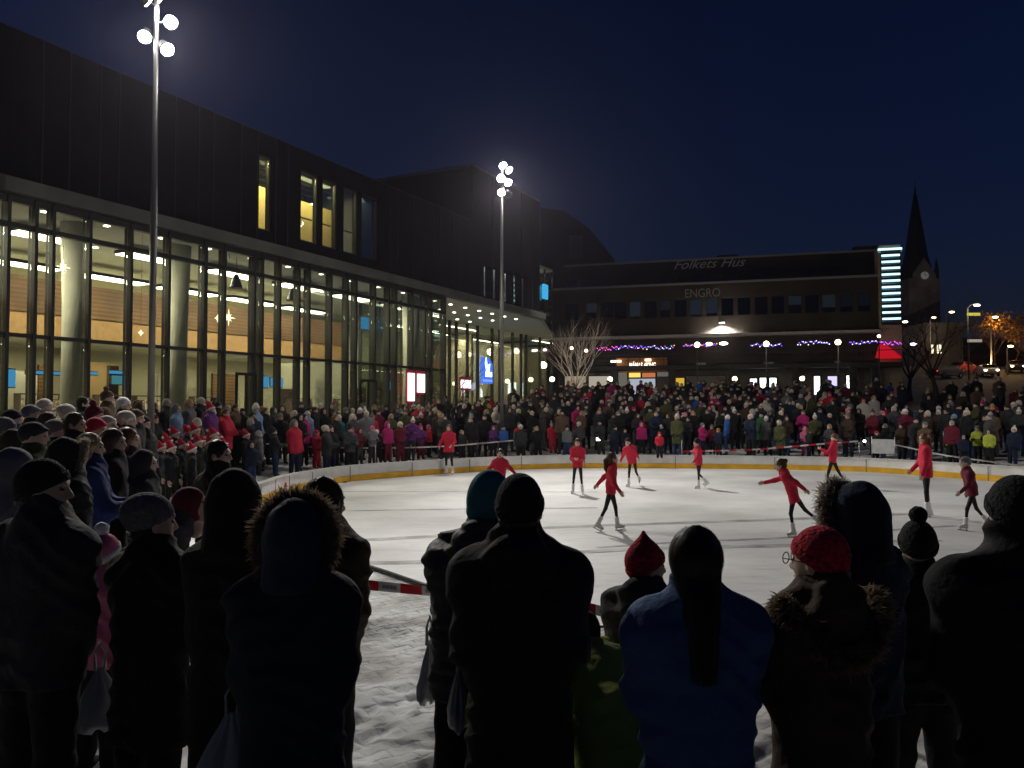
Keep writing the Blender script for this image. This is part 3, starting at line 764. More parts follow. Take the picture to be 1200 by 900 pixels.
# upper wall with window openings
T0 = -16
wins = []
for a, b, ytop, ybot in ((304, 320, 168, 273), (353, 375, 190, 291), (378.5, 397, 198, 299), (403, 421, 210, 303), (424, 444, 218, 310)):
    tl, zt = fac(a, ytop); tr, _ = fac(b, ytop); _, zb = fac(a, ybot)
    wins.append((tl, tr, 8.62, 11.3))
slots = []
for a, b, y0, y1 in ((544, 556, 304, 330), (567, 575, 310, 336), (578, 586, 313, 341), (591, 599, 318, 344), (602, 609, 321, 348), (612, 619, 324, 350)):
    tl, zt = fac(a, y0); tr, zb = fac(b, y1); slots.append((tl, tr, 8.3, zt))
def holed(name, t0, t1, z0, z1, holes, dep, m):
    ts = sorted({t0, t1, *[h[0] for h in holes], *[h[1] for h in holes]}); mb = FB()
    for a, b in zip(ts, ts[1:]):
        hs = sorted([h for h in holes if h[0] < (a + b) / 2 < h[1]], key=lambda h: h[2]); z = z0
        for h in hs:
            if h[2] > z: mb.box((a, 0, z), (b, dep, h[2]))
            z = h[3]
        mb.box((a, 0, z), (b, dep, z1))
    return hpart(mb, name, m)
holed('upper_wall', T0, TV, ZC + .4, ZR, wins + [s for s in slots if s[1] < TV], .35, clad)
mb = FB(); t = T0 + .4; k = 0
while t < TX:
    if not any(h[0] - .05 < t < h[1] + .05 for h in wins + slots): mb.box((t, -.03, ZC + .42), (t + .035, -.002, (ZR if t < TV else 14.9) - .02))
    t += (.9, .6, 1.2, .75)[k % 4]; k += 1
hpart(mb, 'cladding_seam_pattern', mat('seam_grey', (.011, .0105, .011), .5))
fbox('roof', (T0, .2, ZR + .003), (TV, 22, ZR + .12), mat('roof_dark', (.05, .05, .055), .8))
holed('tall_wing_wall', TV + .003, TX, ZC + .4, 14.95, [s for s in slots if s[0] > TV], .35, clad)
fbox('tall_wing_side', (TV + .003, .353, ZR + .12), (TV + .3, 14, 14.95), clad)
fbox('tall_wing_roof', (TV, .0, 14.953), (TX, 14, 15.1), MATS['roof_dark'])
fbox('tall_wing_end', (TX - .3, .353, ZC + .4), (TX, 14, 14.95), clad)
# canopy
fas = mat('canopy_fascia', (.10, .098, .082), .5, var=.2, vscale=1.0)
fbox('canopy', (T0, -.32, ZC + .02), (TX + .2, .0, ZC + .397), fas)
TR = 44.6
sof = mat('soffit_pale', (.5, .5, .46), .7, var=.05)
fbox('soffit', (T0, .003, ZC), (TX, 9.6, ZC + .3), sof)
mb = FB(); i = [mb.vert(p) for p in ((TX + .003, .003, ZC), (TR, 4.9, ZC), (TR, 9.6, ZC), (TX + .003, 9.6, ZC), (TX + .003, .003, ZC + .39), (TR, 4.9, ZC + .39), (TR, 9.6, ZC + .39), (TX + .003, 9.6, ZC + .39))]
for f in ((0, 3, 2, 1), (4, 5, 6, 7), (0, 1, 5, 4), (1, 2, 6, 5), (2, 3, 7, 6), (3, 0, 4, 7)): mb.face([i[q] for q in f])
hpart(mb, 'entrance_roof', sof)
fbox('rear_wing_wall', (TX + .003, 9.0, ZC + .393), (TR, 9.3, 12.4), clad)
# upper window rooms
for i, (tl, tr, z0, z1) in enumerate(wins):
    wdw = hpart(FB().box((tl, .1, z0), (tl + .07, .22, z1)).box((tr - .07, .1, z0), (tr, .22, z1)).box((tl + .07, .1, z1 - .07), (tr - .07, .22, z1)).box((tl + .07, .1, z0), (tr - .07, .22, z0 + .07)), 'window', frame_m)
    mb = FB().box((tl + .07, .14, z0 + .07), (tr - .07, .16, z1 - .07))
    p = mb.build('pane', gl, wdw)
    if i in (1, 2, 3): hpart(FB().box((tl + .08, .3, z0 + .95), (tr - .08, .34, z0 + 1.0)), 'handrail', frame_m)
tl = wins[0][0] - .8; tr = wins[2][1] + .1
yel = mat('yellow_wall', (.70, .55, .22), .8, var=.06)
tr += 1.6
hpart(FB().box((tl, 1.15, 8.2), (tr - .7, 1.2, 10.55)), 'yellow_room_wall', yel)
hpart(FB().box((tl, .4, 8.2), (tr, 5, 8.3)), 'room_floor', pale)
hpart(FB().box((tl, .4, 11.75), (tr, 5, 11.85)).box((tl, 5, 8.2), (tr, 5.1, 11.8)).box((tl - .1, .4, 8.2), (tl, 5, 11.8)).box((tr, .4, 8.2), (tr + .1, 5, 11.8)), 'room_shell', mat('room_grey', (.10, .10, .10), .8))
mb = FB()
for k in range(7): mb.box((tl, 1.3 + k * .55, 11.5), (tr, 1.12 + k * .55, 11.62))
hpart(mb, 'ceiling_slats', mat('slat_grey', (.35, .34, .32), .7))
tr2 = wins[4][1] + .2
hpart(FB().box((tr + .12, 3, 8.2), (tr2, 3.1, 11.8)).box((tr2, .4, 8.2), (tr2 + .1, 3, 11.8)).box((tr + .12, .4, 11.75), (tr2, 3, 11.85)), 'dim_room', mat('dim_room_grey', (.14, .15, .15), .8))
for tl_, tr_, z0, z1 in slots:
    s_ = hpart(FB().box((tl_, .15, z0), (tr_, .17, z1)), 'slot_window', gl)
_s0 = slots[0][0] - .3
hpart(FB().box((_s0, 1.0, 7.95 + .12), (TX - .31, 1.1, 11)), 'slot_room_wall', mat('slot_room', (.4, .4, .42), .8, var=.5, vscale=1.4))
# pin lamps in the upper windows
pinm = glow('pin_light', (1, .95, .8), 12)
mb = FB()
for t, d in ((wins[0][0] + .3, .9), (wins[1][0] + .3, 1.4), (wins[1][0] + .7, 2.0), (wins[2][0] + .3, .8), (wins[2][0] + .6, 1.6)): mb.box((t, d, 10.4), (t + .06, d + .06, 10.46))
hpart(mb, 'pin_lights', pinm)

# hall interior
fbox('hall_floor', (T0, 0.0, -.5), (TE, 9.6, ZF), mat('hall_floor', (.25, .23, .19), .4))
fbox('back_wall', (T0, 9.4, ZF), (TR, 9.6, ZC - .003), pale)
fbox('entrance_floor', (TE + .003, 4.6, -.5), (TR, 9.397, ZF), mat('entrance_floor', (.3, .28, .24), .5))
fbox('mezzanine_floor', (T0, 5.0, 4.7), (19.5, 9.4, 4.9), pale)
fbox('mezzanine_fascia', (T0, 4.9, 4.65), (19.5, 4.99, 5.42), orange)
fbox('wood_balustrade', (T0, 4.86, 5.424), (19.5, 4.98, 6.55), wood)
for px in (88, 208, 481):
    t, _ = fac(px, 350, 1.5); c = fr_f((t, 1.5, 0))
    hpart(MB().tube([c + Vector((0, 0, ZF)), c + Vector((0, 0, ZC))], .42, 24), 'column', conc)
t, _ = fac(340, 350, 1.5)
barm = glow('ceiling_bar_glow', (1, .93, .74), 13.0)
for row, (dep, z) in enumerate(((2.4, 7.45), (6.7, 7.30))):
    t = -9.0 + row * 1.3
    while t < (18.5 if row == 0 else 18.5):
        L = 2.3 if row == 0 else 2.9
        b_ = hpart(FB().box((t, dep, z), (t + L, dep + .75, z + .12)), 'ceiling_bar', frame_m)
        d_ = FB().box((t + .02, dep + .02, z - .03), (t + L - .02, dep + .73, z - .003)).build('diffuser', barm, b_)
        t += 3.6
mb = FB()
for t in np.arange(-8, 20, 1.9):
    for d in (.8, 4.0): mb.box((t, d, ZC - .03), (t + .13, d + .13, ZC - .003))
hpart(mb, 'downlight', glow('downlight_glow', (1, .95, .82), 9))
# curtain wall
tm = [-9.2, -8.3, -7, -5.7, -4.8, -3.5, -2.2, -1.2, .06, .76, 1.23, 2.28, 3.58, 4.9, 6.26, 7.1, 8.42, 8.8, 9.65]
t = 9.65; k = 0
while t < TE - .5:
    t += (1.0, .55, 1.25)[k % 3]; k += 1
    if t < TE - .3: tm.append(t)
tm.append(TE)
DOOR = (8.84, 9.61)
for t in tm: fbox('mullion', (t - .045, -.12, ZF), (t + .045, .17, ZC), frame_m)
for z, h_ in ((7.0, .06), (4.2, .05), (ZF + .04, .05), (ZC - .09, .085)): fbox('transom', (tm[0], -.08, z - h_), (TE, .1, z + h_), frame_m)
for a, b in zip(tm, tm[1:]):
    fbox('glass_pane', (a + .053, .03, ZF + .1), (b - .053, .045, ZC - .18), gl)
fbox('fin_post', (fac(180, 300)[0] + 1.9, -.1, ZF), (fac(180, 300)[0] + 1.98, .1, ZC), frame_m)
# doors in the curtain wall
for a, b in ((fac(272, 440)[0], fac(296, 440)[0]), (fac(418, 440)[0], fac(437, 440)[0])):
    zt = 3.55
    d_ = hpart(FB().box((a, -.2, ZF), (a + .08, -.142, zt)).box((b - .08, -.2, ZF), (b, -.142, zt)).box((a + .08, -.2, zt - .1), (b - .08, -.142, zt)).box(((a + b) / 2 - .04, -.2, ZF), ((a + b) / 2 + .04, -.142, zt - .1)), 'door', mat('door_black', (.015, .015, .015), .4))
    FB().box((b - .5, -.24, ZF + .9), (b - .46, -.205, ZF + 1.3)).build('handle', mat('steel', (.5, .5, .5), .3, 1), d_)
# recessed entrance glazing
DI = 5.0
ti = np.array([*np.arange(TE + .003, 28.6, 1.35), *[fac(q, 420, DI)[0] for q in (527, 535, 548, 560, 577, 586, 601, 611, 617, 633)], TR])
for t in ti: fbox('mullion', (t - .035, DI - .08, ZF), (t + .035, DI + .12, ZC - .003), frame_m)
for a, b in zip(ti, ti[1:]): fbox('glass_pane', (a + .04, DI + .02, ZF), (b - .04, DI + .035, ZC - .003), gl)
for d in (1.2, 2.5, 3.8): fbox('mullion', (TE - .03, d - .03, ZF), (TE + .03, d + .03, ZC - .003), frame_m)
for a, b in ((.26, 1.17), (1.23, 2.47), (2.53, 3.77), (3.83, 4.9)): fbox('glass_pane', (TE - .008, a, ZF), (TE + .008, b, ZC - .003), gl)
mb = FB()
for t in np.arange(TE + .8, TX - .4, 1.5):
    for d in (1.0, 2.6, 4.2): mb.box((t, d, ZC - .03), (t + .13, d + .13, ZC - .003))
hpart(mb, 'downlight', MATS['downlight_glow'])
for pa, pb, py, d in ((519, 561, 380, 6.4), (523, 587, 392, 8.4), (592, 632, 384.5, 6.6), (624, 648, 398, 8.6)):
    t, z = fac(pa, py, d); L = fac(pb, py, d)[0] - t
    b_ = hpart(FB().box((t, d, z), (t + L, d + .3, z + .12)), 'ceiling_bar', frame_m)
    FB().box((t + .02, d + .02, z - .03), (t + L - .02, d + .28, z - .003)).build('diffuser', barm, b_)
for px in (542, 604, 630):
    t, _ = fac(px, 400, 7); fbox('partition', (t, 6.3, ZF), (t + .25, 9.38, ZC - .4), mat('partition_beige', (.42, .36, .25), .7))
# glass stair tower at the far end
st = (TR - 4.2, TR)
hpart(FB().box((st[0], 8.0, ZC + .393), (st[1], 8.1, 13)).box((st[0], 4.9, 13.003), (st[1], 8.1, 13.2)), 'stair_core', mat('stair_grey', (.45, .45, .42), .8))
for z in (9.6, 11.4): fbox('stair_landing', (st[0], 5.1, z), (st[1], 7.99, z + .25), pale)
for t in np.linspace(st[0], st[1], 4): fbox('mullion', (t - .05, 4.86, ZC + .393), (t + .05, 4.98, 13), frame_m)
for a, b in zip(np.linspace(st[0], st[1], 4), np.linspace(st[0], st[1], 4)[1:]): fbox('glass_pane', (a + .055, 4.92, ZC + .393), (b - .055, 4.935, 13), gl)
for z in (9.3, 11.2, 12.8):
    t = (st[0] + st[1]) / 2; hpart(FB().box((t - .5, 6, z), (t + .5, 6.2, z + .08)), 'stair_light', glow('stair_glow', (.95, 1, .9), 2.5))
bw = mat('shelf_dark', (.06, .045, .035), .6)
# furniture in the hall
def fthing(mb, name, m, label, cat, group=None): return tag(mb.build(name, m), label, cat, group)
books = mat('book_spines', (.30, .24, .18), .7, var=.8, vscale=9)

for i, (px, w_) in enumerate(((28, 1.6), (62, 1.3), (120, 1.4), (165, 1.5), (232, 1.2), (345, 1.5), (400, 1.3))):
    t, _ = fac(px, 445, 6.0); r_ = empty('bookshelf', fr_f((t, 6.2, ZF)), 0, None, 'bookshelf', 'bookshelves on the ground floor of the hall')
    r_['label'] = 'dark bookshelf inside the glass hall, ' + ['left of the round concrete column at the far end', 'just left of the first round column', 'right of the first round column', 'behind the tall flood mast', 'right of the second round column', 'right of the hall door', 'left of the second door'][i]
    M0 = Matrix.Translation(-r_.location)
    a = FB()
    for x in (0, w_ - .04): a.box((t + x, 6.2, ZF), (t + x + .04, 6.55, ZF + 2.1))
    for z in (0, .5, 1.0, 1.5, 2.06): a.box((t + .04, 6.2, ZF + z), (t + w_ - .04, 6.55, ZF + z + .04))
    o = a.build('shelf_frame', bw, r_); o.location = -r_.location
    a = FB()
    for z in (.04, .54, 1.04, 1.54):
        x = .06
        while x < w_ - .15:
            b = random.uniform(.03, .07); a.box((t + x, 6.25, ZF + z), (t + x + b, 6.45, ZF + z + random.uniform(.22, .4))); x += b + .004
    o = a.build('books', books, r_); o.location = -r_.location
mb = None
for i, (px, w_, d, h_) in enumerate(((14, .9, 7.5, 2.9), (46, .5, 8, 3.2), (92, 1.6, 8.2, 3.4), (128, .4, 6.5, 3.2), (186, .9, 7.8, 3.0), (250, 1.4, 8, 3.2), (290, .5, 6, 3.0), (326, 1.2, 8, 2.6), (372, .8, 7, 3.1), (412, 1.3, 8, 2.8), (446, .7, 7, 3.2))):
    t, _ = fac(px, 440, d); fbox('partition', (t, d, ZF), (t + w_, d + .15, ZF + h_), (conc, MATS['wood_slats'], mat('partition_tan', (.36, .25, .12), .7), bw)[i % 4])
for i, (px, w_) in enumerate(((20, 1.4), (70, 1.8), (150, 1.6), (215, 1.2), (310, 1.5), (385, 1.8))):
    t, _ = fac(px, 455, 3.5); fbox('counter', (t, 3.5, ZF), (t + w_, 4.2, ZF + 1.05), bw)
scr = glow('screen_blue', (.08, .40, .85), .9); scr2 = glow('screen_teal', (.12, .45, .6), .6)
for i, (px, py, w_, h_, d, lab) in enumerate(((8, 443, .25, .5, 2.5, 'left edge of the hall, lowest in the glass'), (32, 436, 1.1, .09, 4.5, 'beside the first column'), (76, 436, 1.2, .09, 4.5, 'right of the first column'), (129, 436, .75, .10, 4.5, 'left of the flood mast'), (132, 445, .6, .3, 4.5, 'under the blue strip by the flood mast'), (300, 447, .7, .45, 3, 'right of the hall door'), (318, 448, .7, .4, 4, 'second from the hall door'), (424, 378, .7, .6, 4.2, 'above the second door'), (453, 452, .6, .45, 3, 'left of the lit red poster'))):
    t, z = fac(px, py, d)
    o = FB().box((t, d, z - h_ / 2), (t + w_, d + .05, z + h_ / 2)).box((t - .03, d + .052, z - h_ / 2 - .03), (t + w_ + .03, d + .09, z + h_ / 2 + .03), 1).build('screen', [scr if i != 4 else scr2, bw])
    tag(o, 'glowing blue screen inside the hall, ' + lab, 'screen', 'blue screens in the glass hall')
for i, (px, py) in enumerate(((277, 333), (343, 348))):
    t, z = fac(px, py, 1.3); c = fr_f((t, 1.3, z))
    r_ = empty('pendant_lamp', c, 0, 'dark bell shaped pendant lamp hanging in the hall, ' + ('nearer the second column' if i == 0 else 'farther from the second column'), 'pendant lamp', 'pendant lamps in the hall')
    MB().lathe([(.05, .35), (.09, .3), (.22, -.1), (.24, -.14)], n=16).build('lamp_shade', frame_m, r_)
    MB().tube([(0, 0, .35), (0, 0, ZC - z)], .012, 6).build('cord', frame_m, r_)
stg = glow('star_glow', (1, .85, .55), 4)
for i, (px, py, lab) in enumerate(((74, 313, 'beside the first round column'), (268, 372, 'right of the second column'), (255, 373, 'smaller, left of the large star'), (165, 390, 'behind the flood mast'))):
    t, z = fac(px, py, 1.0); c = fr_f((t, 1.0, z)); rr = (.22, .30, .14, .1)[i]
    mb = MB()
    for k in range(8):
        a = 2 * math.pi * k / 8; d = UF * math.cos(a) + Vector((0, 0, 1)) * math.sin(a); L = rr * (1 if k % 2 == 0 else .6)
        mb.tube([d * .02, d * L], [.03, .004], 5)
    mb.tube([(0, 0, rr), (0, 0, ZC - z)], .004, 4, 1)
    o = mb.build('star_ornament', [stg, frame_m], None, c); tag(o, 'glowing paper star hanging in the hall, ' + lab, 'star ornament', 'paper stars in the hall')
# lit posters and the blue glowing sign by the entrance
pst = glow('poster_white', (1, .93, .95), 2.0); pred = mat('poster_red', (.5, .03, .08), .5)
for i, (px, px2, y0, y1, lab) in enumerate(((479, 486, 437, 470, 'taller lit white poster with red edge in the hall entrance'), (490, 498, 438, 460, 'shorter lit white poster with red edge in the hall entrance'), (541, 552, 445, 455, 'small lit white and red board below the glazed entrance'))):
    t0_, z1 = fac(px, y0, -.5); t1_, z0 = fac(px2, y1, -.5)
    o = FB().box((t0_, -.5, z0), (t1_, -.45, z1)).box((t0_ - .1, -.44, z0 - .1), (t1_ + .1, -.40, z1 + .15), 1).box((t0_ + .2, -.44, 0), (t0_ + .3, -.40, z0 - .1), 1).build('lit_poster', [pst, pred]); tag(o, lab, 'poster')
t, z = fac(571, 436, 4.8)
sg = empty('glowing_sign', fr_f((t, 4.8, z)), 0, 'blue glowing sign with white angular mark behind the entrance glass', 'sign')
blue = glow('sign_blue', (.05, .16, .75), 1.3); wht = glow('sign_white', (.55, .8, 1), 5)
def sgpoly(name, pts, m, d=-.05):
    mb = MB(); o_ = fr_f((t, 4.8, z))
    fr = [mb.vert(UF * x + NI * d + Vector((0, 0, y))) for x, y in pts]; bk = [mb.vert(UF * x + NI * (d + .04) + Vector((0, 0, y))) for x, y in pts]
    mb.face(fr); mb.face(bk[::-1]); n = len(pts)
    for k in range(n): mb.face([fr[k], bk[k], bk[(k + 1) % n], fr[(k + 1) % n]])
    return mb.build(name, m, sg)
sgpoly('panel', [(-.75, -.75), (.75, -.75), (.75, .55), (.2, .95), (-.75, .95)], blue, 0)
sgpoly('white_mark', [(-.25, -.3), (.55, -.3), (.55, 0), (.2, 0), (.3, .55), (.1, .45), (-.02, .1), (-.2, .95), (-.32, .6), (-.15, .1), (-.25, 0)], wht)
sgpoly('base_line', [(-.6, -.62), (.6, -.62), (.6, -.5), (-.6, -.5)], glow('sign_soft', (.2, .3, .8), 1.4))
t, z = fac(637, 342, 4.8); o = FB().box((t - .4, 4.6, z - .55), (t + .4, 4.75, z + .55)).build('blue_panel', glow('panel_cyan', (.05, .40, .75), 1.0)); tag(o, 'small cyan lit panel on the glass stair tower', 'sign')
hall_lights = []
def area(name, loc, size, power, col, rot=(0, 0, 0), size_y=None):
    l = bpy.data.lights.new(name, 'AREA'); l.energy = power; l.color = col; l.size = size
    if size_y: l.shape = 'RECTANGLE'; l.size_y = size_y
    o = bpy.data.objects.new(name, l); COL.objects.link(o); o.location = loc; o.rotation_euler = rot; return o
HW = 560
for t in (-5, 3, 11, 17.5):
    for d, z in ((2.8, 7.36), (7.0, 7.2)):
        area('hall_light', fr_f((t, d, z)), 7, HW if d < 5 else HW * .8, (1, .90, .68), (0, 0, math.pi / 2 - AF), .4)
for t, d in ((-4, 7), (6, 7), (15, 7)): area('hall_light', fr_f((t, d, 4.5)), 7, 190, (1, .86, .6), (0, 0, math.pi / 2 - AF), .4)
area('entrance_light', fr_f((24.5, 7, 7.0)), 5, 200, (1, .93, .72), (0, 0, math.pi / 2 - AF), .4)
area('entrance_light', fr_f((33, 7, 7.0)), 7, 330, (1, .93, .70), (0, 0, math.pi / 2 - AF), .4)
area('entrance_light', fr_f((41, 7, 7.0)), 6, 260, (1, .93, .72), (0, 0, math.pi / 2 - AF), .4)
tl, tr = wins[0][0], wins[2][1]
area('room_light', fr_f(((tl + tr) / 2, .75, 11.3)), 5, 480, (1, .85, .45), (0, 0, math.pi / 2 - AF), .4)
area('dim_room_light', fr_f((wins[4][1] - .3, 1.4, 11.3)), 1.5, 9, (.9, .95, 1))
area('slot_light', fr_f((28, .6, 10.8)), 6, 130, (.9, .95, 1), (0, 0, math.pi / 2 - AF), .3)
area('stair_lamp', fr_f((TR - 2, 6.5, 12.7)), 2.5, 130, (.95, 1, .85))
# ================================================================== far building
E1 = Vector((.96, -.28, 0)).normalized(); E2 = Vector((.28, .96, 0)).normalized(); PB = Vector((4.05, 78.9, 0))
def fr_b(p): return PB + E1 * p[0] + E2 * p[1] + Vector((0, 0, p[2]))
def bf(px, py, dep=0.):
    a, b = ray(px, py); o = PB + E2 * dep
    s = (a * o.y - o.x) / (E1.x - a * E1.y); return s, 2.3 + b * (o.y + E1.y * s)
BB = lambda: MB(fr_b)
cc = empty('shop_centre', PB, 0, 'long dark brick building with shops below and flat snow edged roofs behind the crowd', 'building')
def cpart(mb, name, m, parent=None):
    o = mb.build(name, m, parent or cc)
    if parent is None: o.location = -PB
    return o
def cbox(name, lo, hi, m, parent=None): return cpart(BB().box(lo, hi), name, m, parent)
brick = mat('dark_brick', (.040, .031, .026), .85, var=.25, vscale=.5, bump=.3, bscale=8); dark = mat('dark_panel', (.022, .022, .024), .7, var=.3, vscale=.4)
SE = bf(1054, 330)[0]; ZL = 14.1; ZU = 16.75
S_T = bf(1029, 330)[0]
# brick block with window band
row = []
pale_w = {(686, 700): (.42, 359, 366), (737, 751): (.5, 356, 371), (773, 786): (.25, 355, 363), (808, 822): (.5, 352, 369), (827, 841): (.55, 351, 367), (923, 940): (.4, 347, 357), (963, 980): (.4, 346, 360), (984, 1000): (.12, 345, 359), (1005, 1021): (.12, 344, 358)}
xs_ = [(662, 678), (686, 700), (703, 718), (720, 734), (737, 751), (754, 770), (773, 786), (790, 805), (808, 822), (827, 841), (845, 860), (864, 880), (884, 900), (904, 920), (923, 940), (943, 960), (963, 980), (984, 1000), (1005, 1021)]
zb0, zb1 = 11.05, 12.75
holes = [(bf(a, 360)[0], bf(b, 360)[0], zb0, zb1) for a, b in xs_]
def bholed(name, s0, s1, z0, z1, hs, d0, d1, m):
    ts = sorted({s0, s1, *[h[0] for h in hs], *[h[1] for h in hs]}); mb = BB()
    for a, b in zip(ts, ts[1:]):
        c = [h for h in hs if h[0] < (a + b) / 2 < h[1]]; z = z0
        for h in c: mb.box((a, d0, z), (b, d1, h[2])); z = h[3]
        mb.box((a, d0, z), (b, d1, z1))
    return cpart(mb, name, m)
bholed('wall', 0, S_T, 7.0, ZL, holes, 0, .4, brick)
dgl = glass('dim_glass', (.5, .55, .6), .12)
for (a, b), h in zip(xs_, holes):
    wd = cpart(BB().box((h[0], .08, zb0), (h[0] + .06, .2, zb1)).box((h[1] - .06, .08, zb0), (h[1], .2, zb1)).box((h[0] + .06, .08, zb1 - .06), (h[1] - .06, .2, zb1)).box((h[0] + .06, .08, zb0), (h[1] - .06, .2, zb0 + .06)), 'window', dark)
    BB().box((h[0] + .06, .12, zb0 + .06), (h[1] - .06, .14, zb1 - .06)).build('pane', dgl, wd)
    if (a, b) in pale_w:
        v, y0, y1 = pale_w[(a, b)]; z1 = bf(a, y0)[1]; z0 = max(zb0 + .07, bf(a, y1)[1])
        BB().box((h[0] + .07, .2, z0), (h[1] - .07, .22, zb1 - .07)).build('blind', glow('blind_glow_%d' % int(v * 100), (.75, .85, 1), v * .11), wd)
cbox('inner_wall', (0.1, 1.2, 7), (S_T, 1.3, ZL - .1), mat('inner_dark', (.05, .05, .055), .9))
cap = mat('snow_edge', (.26, .26, .28), .7)
cbox('roof_edge', (-.1, -.12, ZL + .003), (S_T, 2.0, ZL + .2), cap)
up_h = [(bf(a, 325, 2)[0], bf(b, 325, 2)[0], 14.55, 15.3) for a, b in ((664, 676), (681, 694), (699, 712), (765, 777), (783, 795), (815, 829), (834, 846), (851, 866), (880, 895), (905, 920), (940, 955), (975, 990))]
bholed('upper_wall', .8, SE - .1, ZL + .2, ZU, up_h, 2.0, 2.3, dark)
for h in up_h:
    wd = cpart(BB().box((h[0], 2.08, h[2]), (h[1], 2.12, h[3])), 'window', dgl)
cbox('upper_inner', (.8, 3, ZL), (SE - .3, 3.1, ZU - .05), mat('upper_inner', (.12, .12, .15), .9))
cbox('upper_roof', (.6, 1.85, ZU + .003), (SE, 14, ZU + .17), cap)
cbox('upper_step', (bf(1003, 285)[0], 1.95, ZU + .173), (SE, 10, ZU + .5), dark)
cbox('side_wall', (-.3, .003, -1), (-.003, 14, ZL - .01), brick)
cbox('roof_vent', (bf(838, 290)[0], 4, ZU + .173), (bf(864, 290)[0], 7, ZU + .75), dark)
# ledge with flood, first floor gallery, shops
cbox('ledge', (0, -1.3, 9.05), (S_T, -.003, 9.3), mat('ledge_grey', (.35, .34, .32), .8, var=.2))
cbox('gallery_wall', (0, 2.2, 4.9), (S_T, 2.4, 7.0), brick)
cbox('gallery_soffit', (0, .003, 6.9), (S_T, 2.2, 6.997), dark)
cbox('gallery_beam', (0, -.3, 6.6), (S_T, -.003, 7.2), brick)
cbox('gallery_floor', (-.2, -2.2, 6.02), (S_T + 1.5, -.31, 6.4), dark)
gw = mat('gallery_window', (.25, .24, .22), .6, var=.6, vscale=.7)
mb = BB()
for k in range(int(S_T / 1.1)): mb.box((k * 1.1, -2.18, 6.403), (k * 1.1 + .05, -2.12, 7.4))
mb.box((0, -2.2, 7.4), (S_T + 1.4, -2.1, 7.46)).box((0, -2.18, 6.9), (S_T + 1.4, -2.13, 6.93))
cpart(mb, 'gallery_railing', dark)
shop_wall_holes = []
shops = [(662, 688, 441, 458, (1, .88, .62), .30, 'cream_shop'), (690, 716, 441, 458, (1, .9, .7), .40, 'cream_shop'), (722, 735, 436, 460, (.8, .75, .6), .16, 'dim_shop'), (737, 751, 437, 442, (1, .62, .12), 1.3, 'menu'), (752, 768, 437, 442, (1, .30, .12), .55, 'menu'), (770, 784, 436, 441, (.6, .6, .55), .18, 'dim_shop'),
         (737, 768, 444, 462, (.75, .85, 1), .5, 'counter'), (792, 802, 443, 462, (1, .62, .06), .65, 'doorway'), (804, 850, 441, 462, (.5, .42, .3), .05, 'dim_shop'),
         (879, 887, 444, 462, (.85, .95, 1), 3.2, 'shop_window'), (890.5, 898.5, 443, 462, (.85, .95, 1), 3.2, 'shop_window'), (902, 910, 443, 462, (.85, .95, 1), 3.2, 'shop_window'),
         (954, 961, 441, 462, (.92, .97, 1), 3.4, 'shop_window'), (970, 981, 441, 452, (.55, .5, 1), 1.5, 'shop_window'), (992, 1000.5, 440, 460, (.85, .95, 1), 3.0, 'shop_window')]
cbox('shop_wall', (0, -.2, -1), (S_T, 0, 6.0), mat('shop_wall_grey', (.13, .125, .12), .8, var=.2, vscale=.3))
for a, b, y0, y1, col, e, nm in shops:
    s0, z1 = bf(a, y0, -.3); s1, z0 = bf(b, y1, -.3)
    o = cpart(BB().box((s0, -.26, max(2.4, z0)), (s1, -.21, z1)), 'shop_window', glow('shop_glow_%s_%d' % (nm, int(e * 100)), col, e))
    BB().box((s0 - .12, -.33, z1), (s1 + .12, -.205, z1 + .12)).box((s0 - .12, -.33, max(2.4, z0)), (s0, -.205, z1)).box((s1, -.33, max(2.4, z0)), (s1 + .12, -.205, z1)).build('frame', dark, o)
for px in (651, 720, 787, 858, 932, 1000, 1026):
    s, _ = bf(px, 420, -2); cbox('pillar', (s - .3, -2.1, 0), (s + .3, -1.5, 6.017), dark)
for a, b, y0, y1 in ((816, 827, 425, 433), (894, 906, 424, 431), (978, 985, 423, 431)):
    s0, z1 = bf(a, y0, -.3); s1, z0 = bf(b, y1, -.3); cbox('grey_sign_plate', (s0, -.3, z0), (s1, -.21, z1), mat('plate_grey', (.35, .35, .35), .6))
# restaurant sign
s0, z1 = bf(722, 420, -1.4); s1, z0 = bf(782, 436, -1.4)
rs_ = empty('restaurant_sign', fr_b((s0, -1.5, z0)), 0, 'warm lit orange brown sign board reading MÁMAS KING above a takeaway', 'sign')
RZB = math.atan2(E1.y, E1.x)
rs_.rotation_euler = (0, 0, RZB)
W_, H_ = s1 - s0, z1 - z0
MB().box((0, 0, 0), (W_, .15, H_)).build('board', mat('sign_brown', (.30, .11, .03), .6), rs_)
def text(name, body, size, m, parent, loc, rot=(math.pi / 2, 0, 0), ext=.02, shear=0., align='LEFT', sx=1., bold=0., width=None):
    c = bpy.data.curves.new(name, 'FONT'); c.body = body; c.size = size; c.extrude = ext; c.shear = shear; c.align_x = align; c.offset = bold
    t = bpy.data.objects.new(name, c); COL.objects.link(t); bpy.context.view_layer.update()
    me = bpy.data.meshes.new_from_object(t.evaluated_get(bpy.context.evaluated_depsgraph_get())); bpy.data.objects.remove(t); bpy.data.curves.remove(c)
    me.materials.clear(); me.materials.append(m); xs = [v.co.x for v in me.vertices]; x0, x1 = min(xs), max(xs)
    k = width / (x1 - x0) if width else sx
    for v in me.vertices: v.co.x = (v.co.x - x0) * k
    o = link(name, me, parent, loc); o.rotation_euler = rot; return o
swh = glow('sign_letter', (1, .86, .68), 2.6)
k = (bf(738, 430, -1.4)[0], bf(768.5, 430, -1.4)[0])
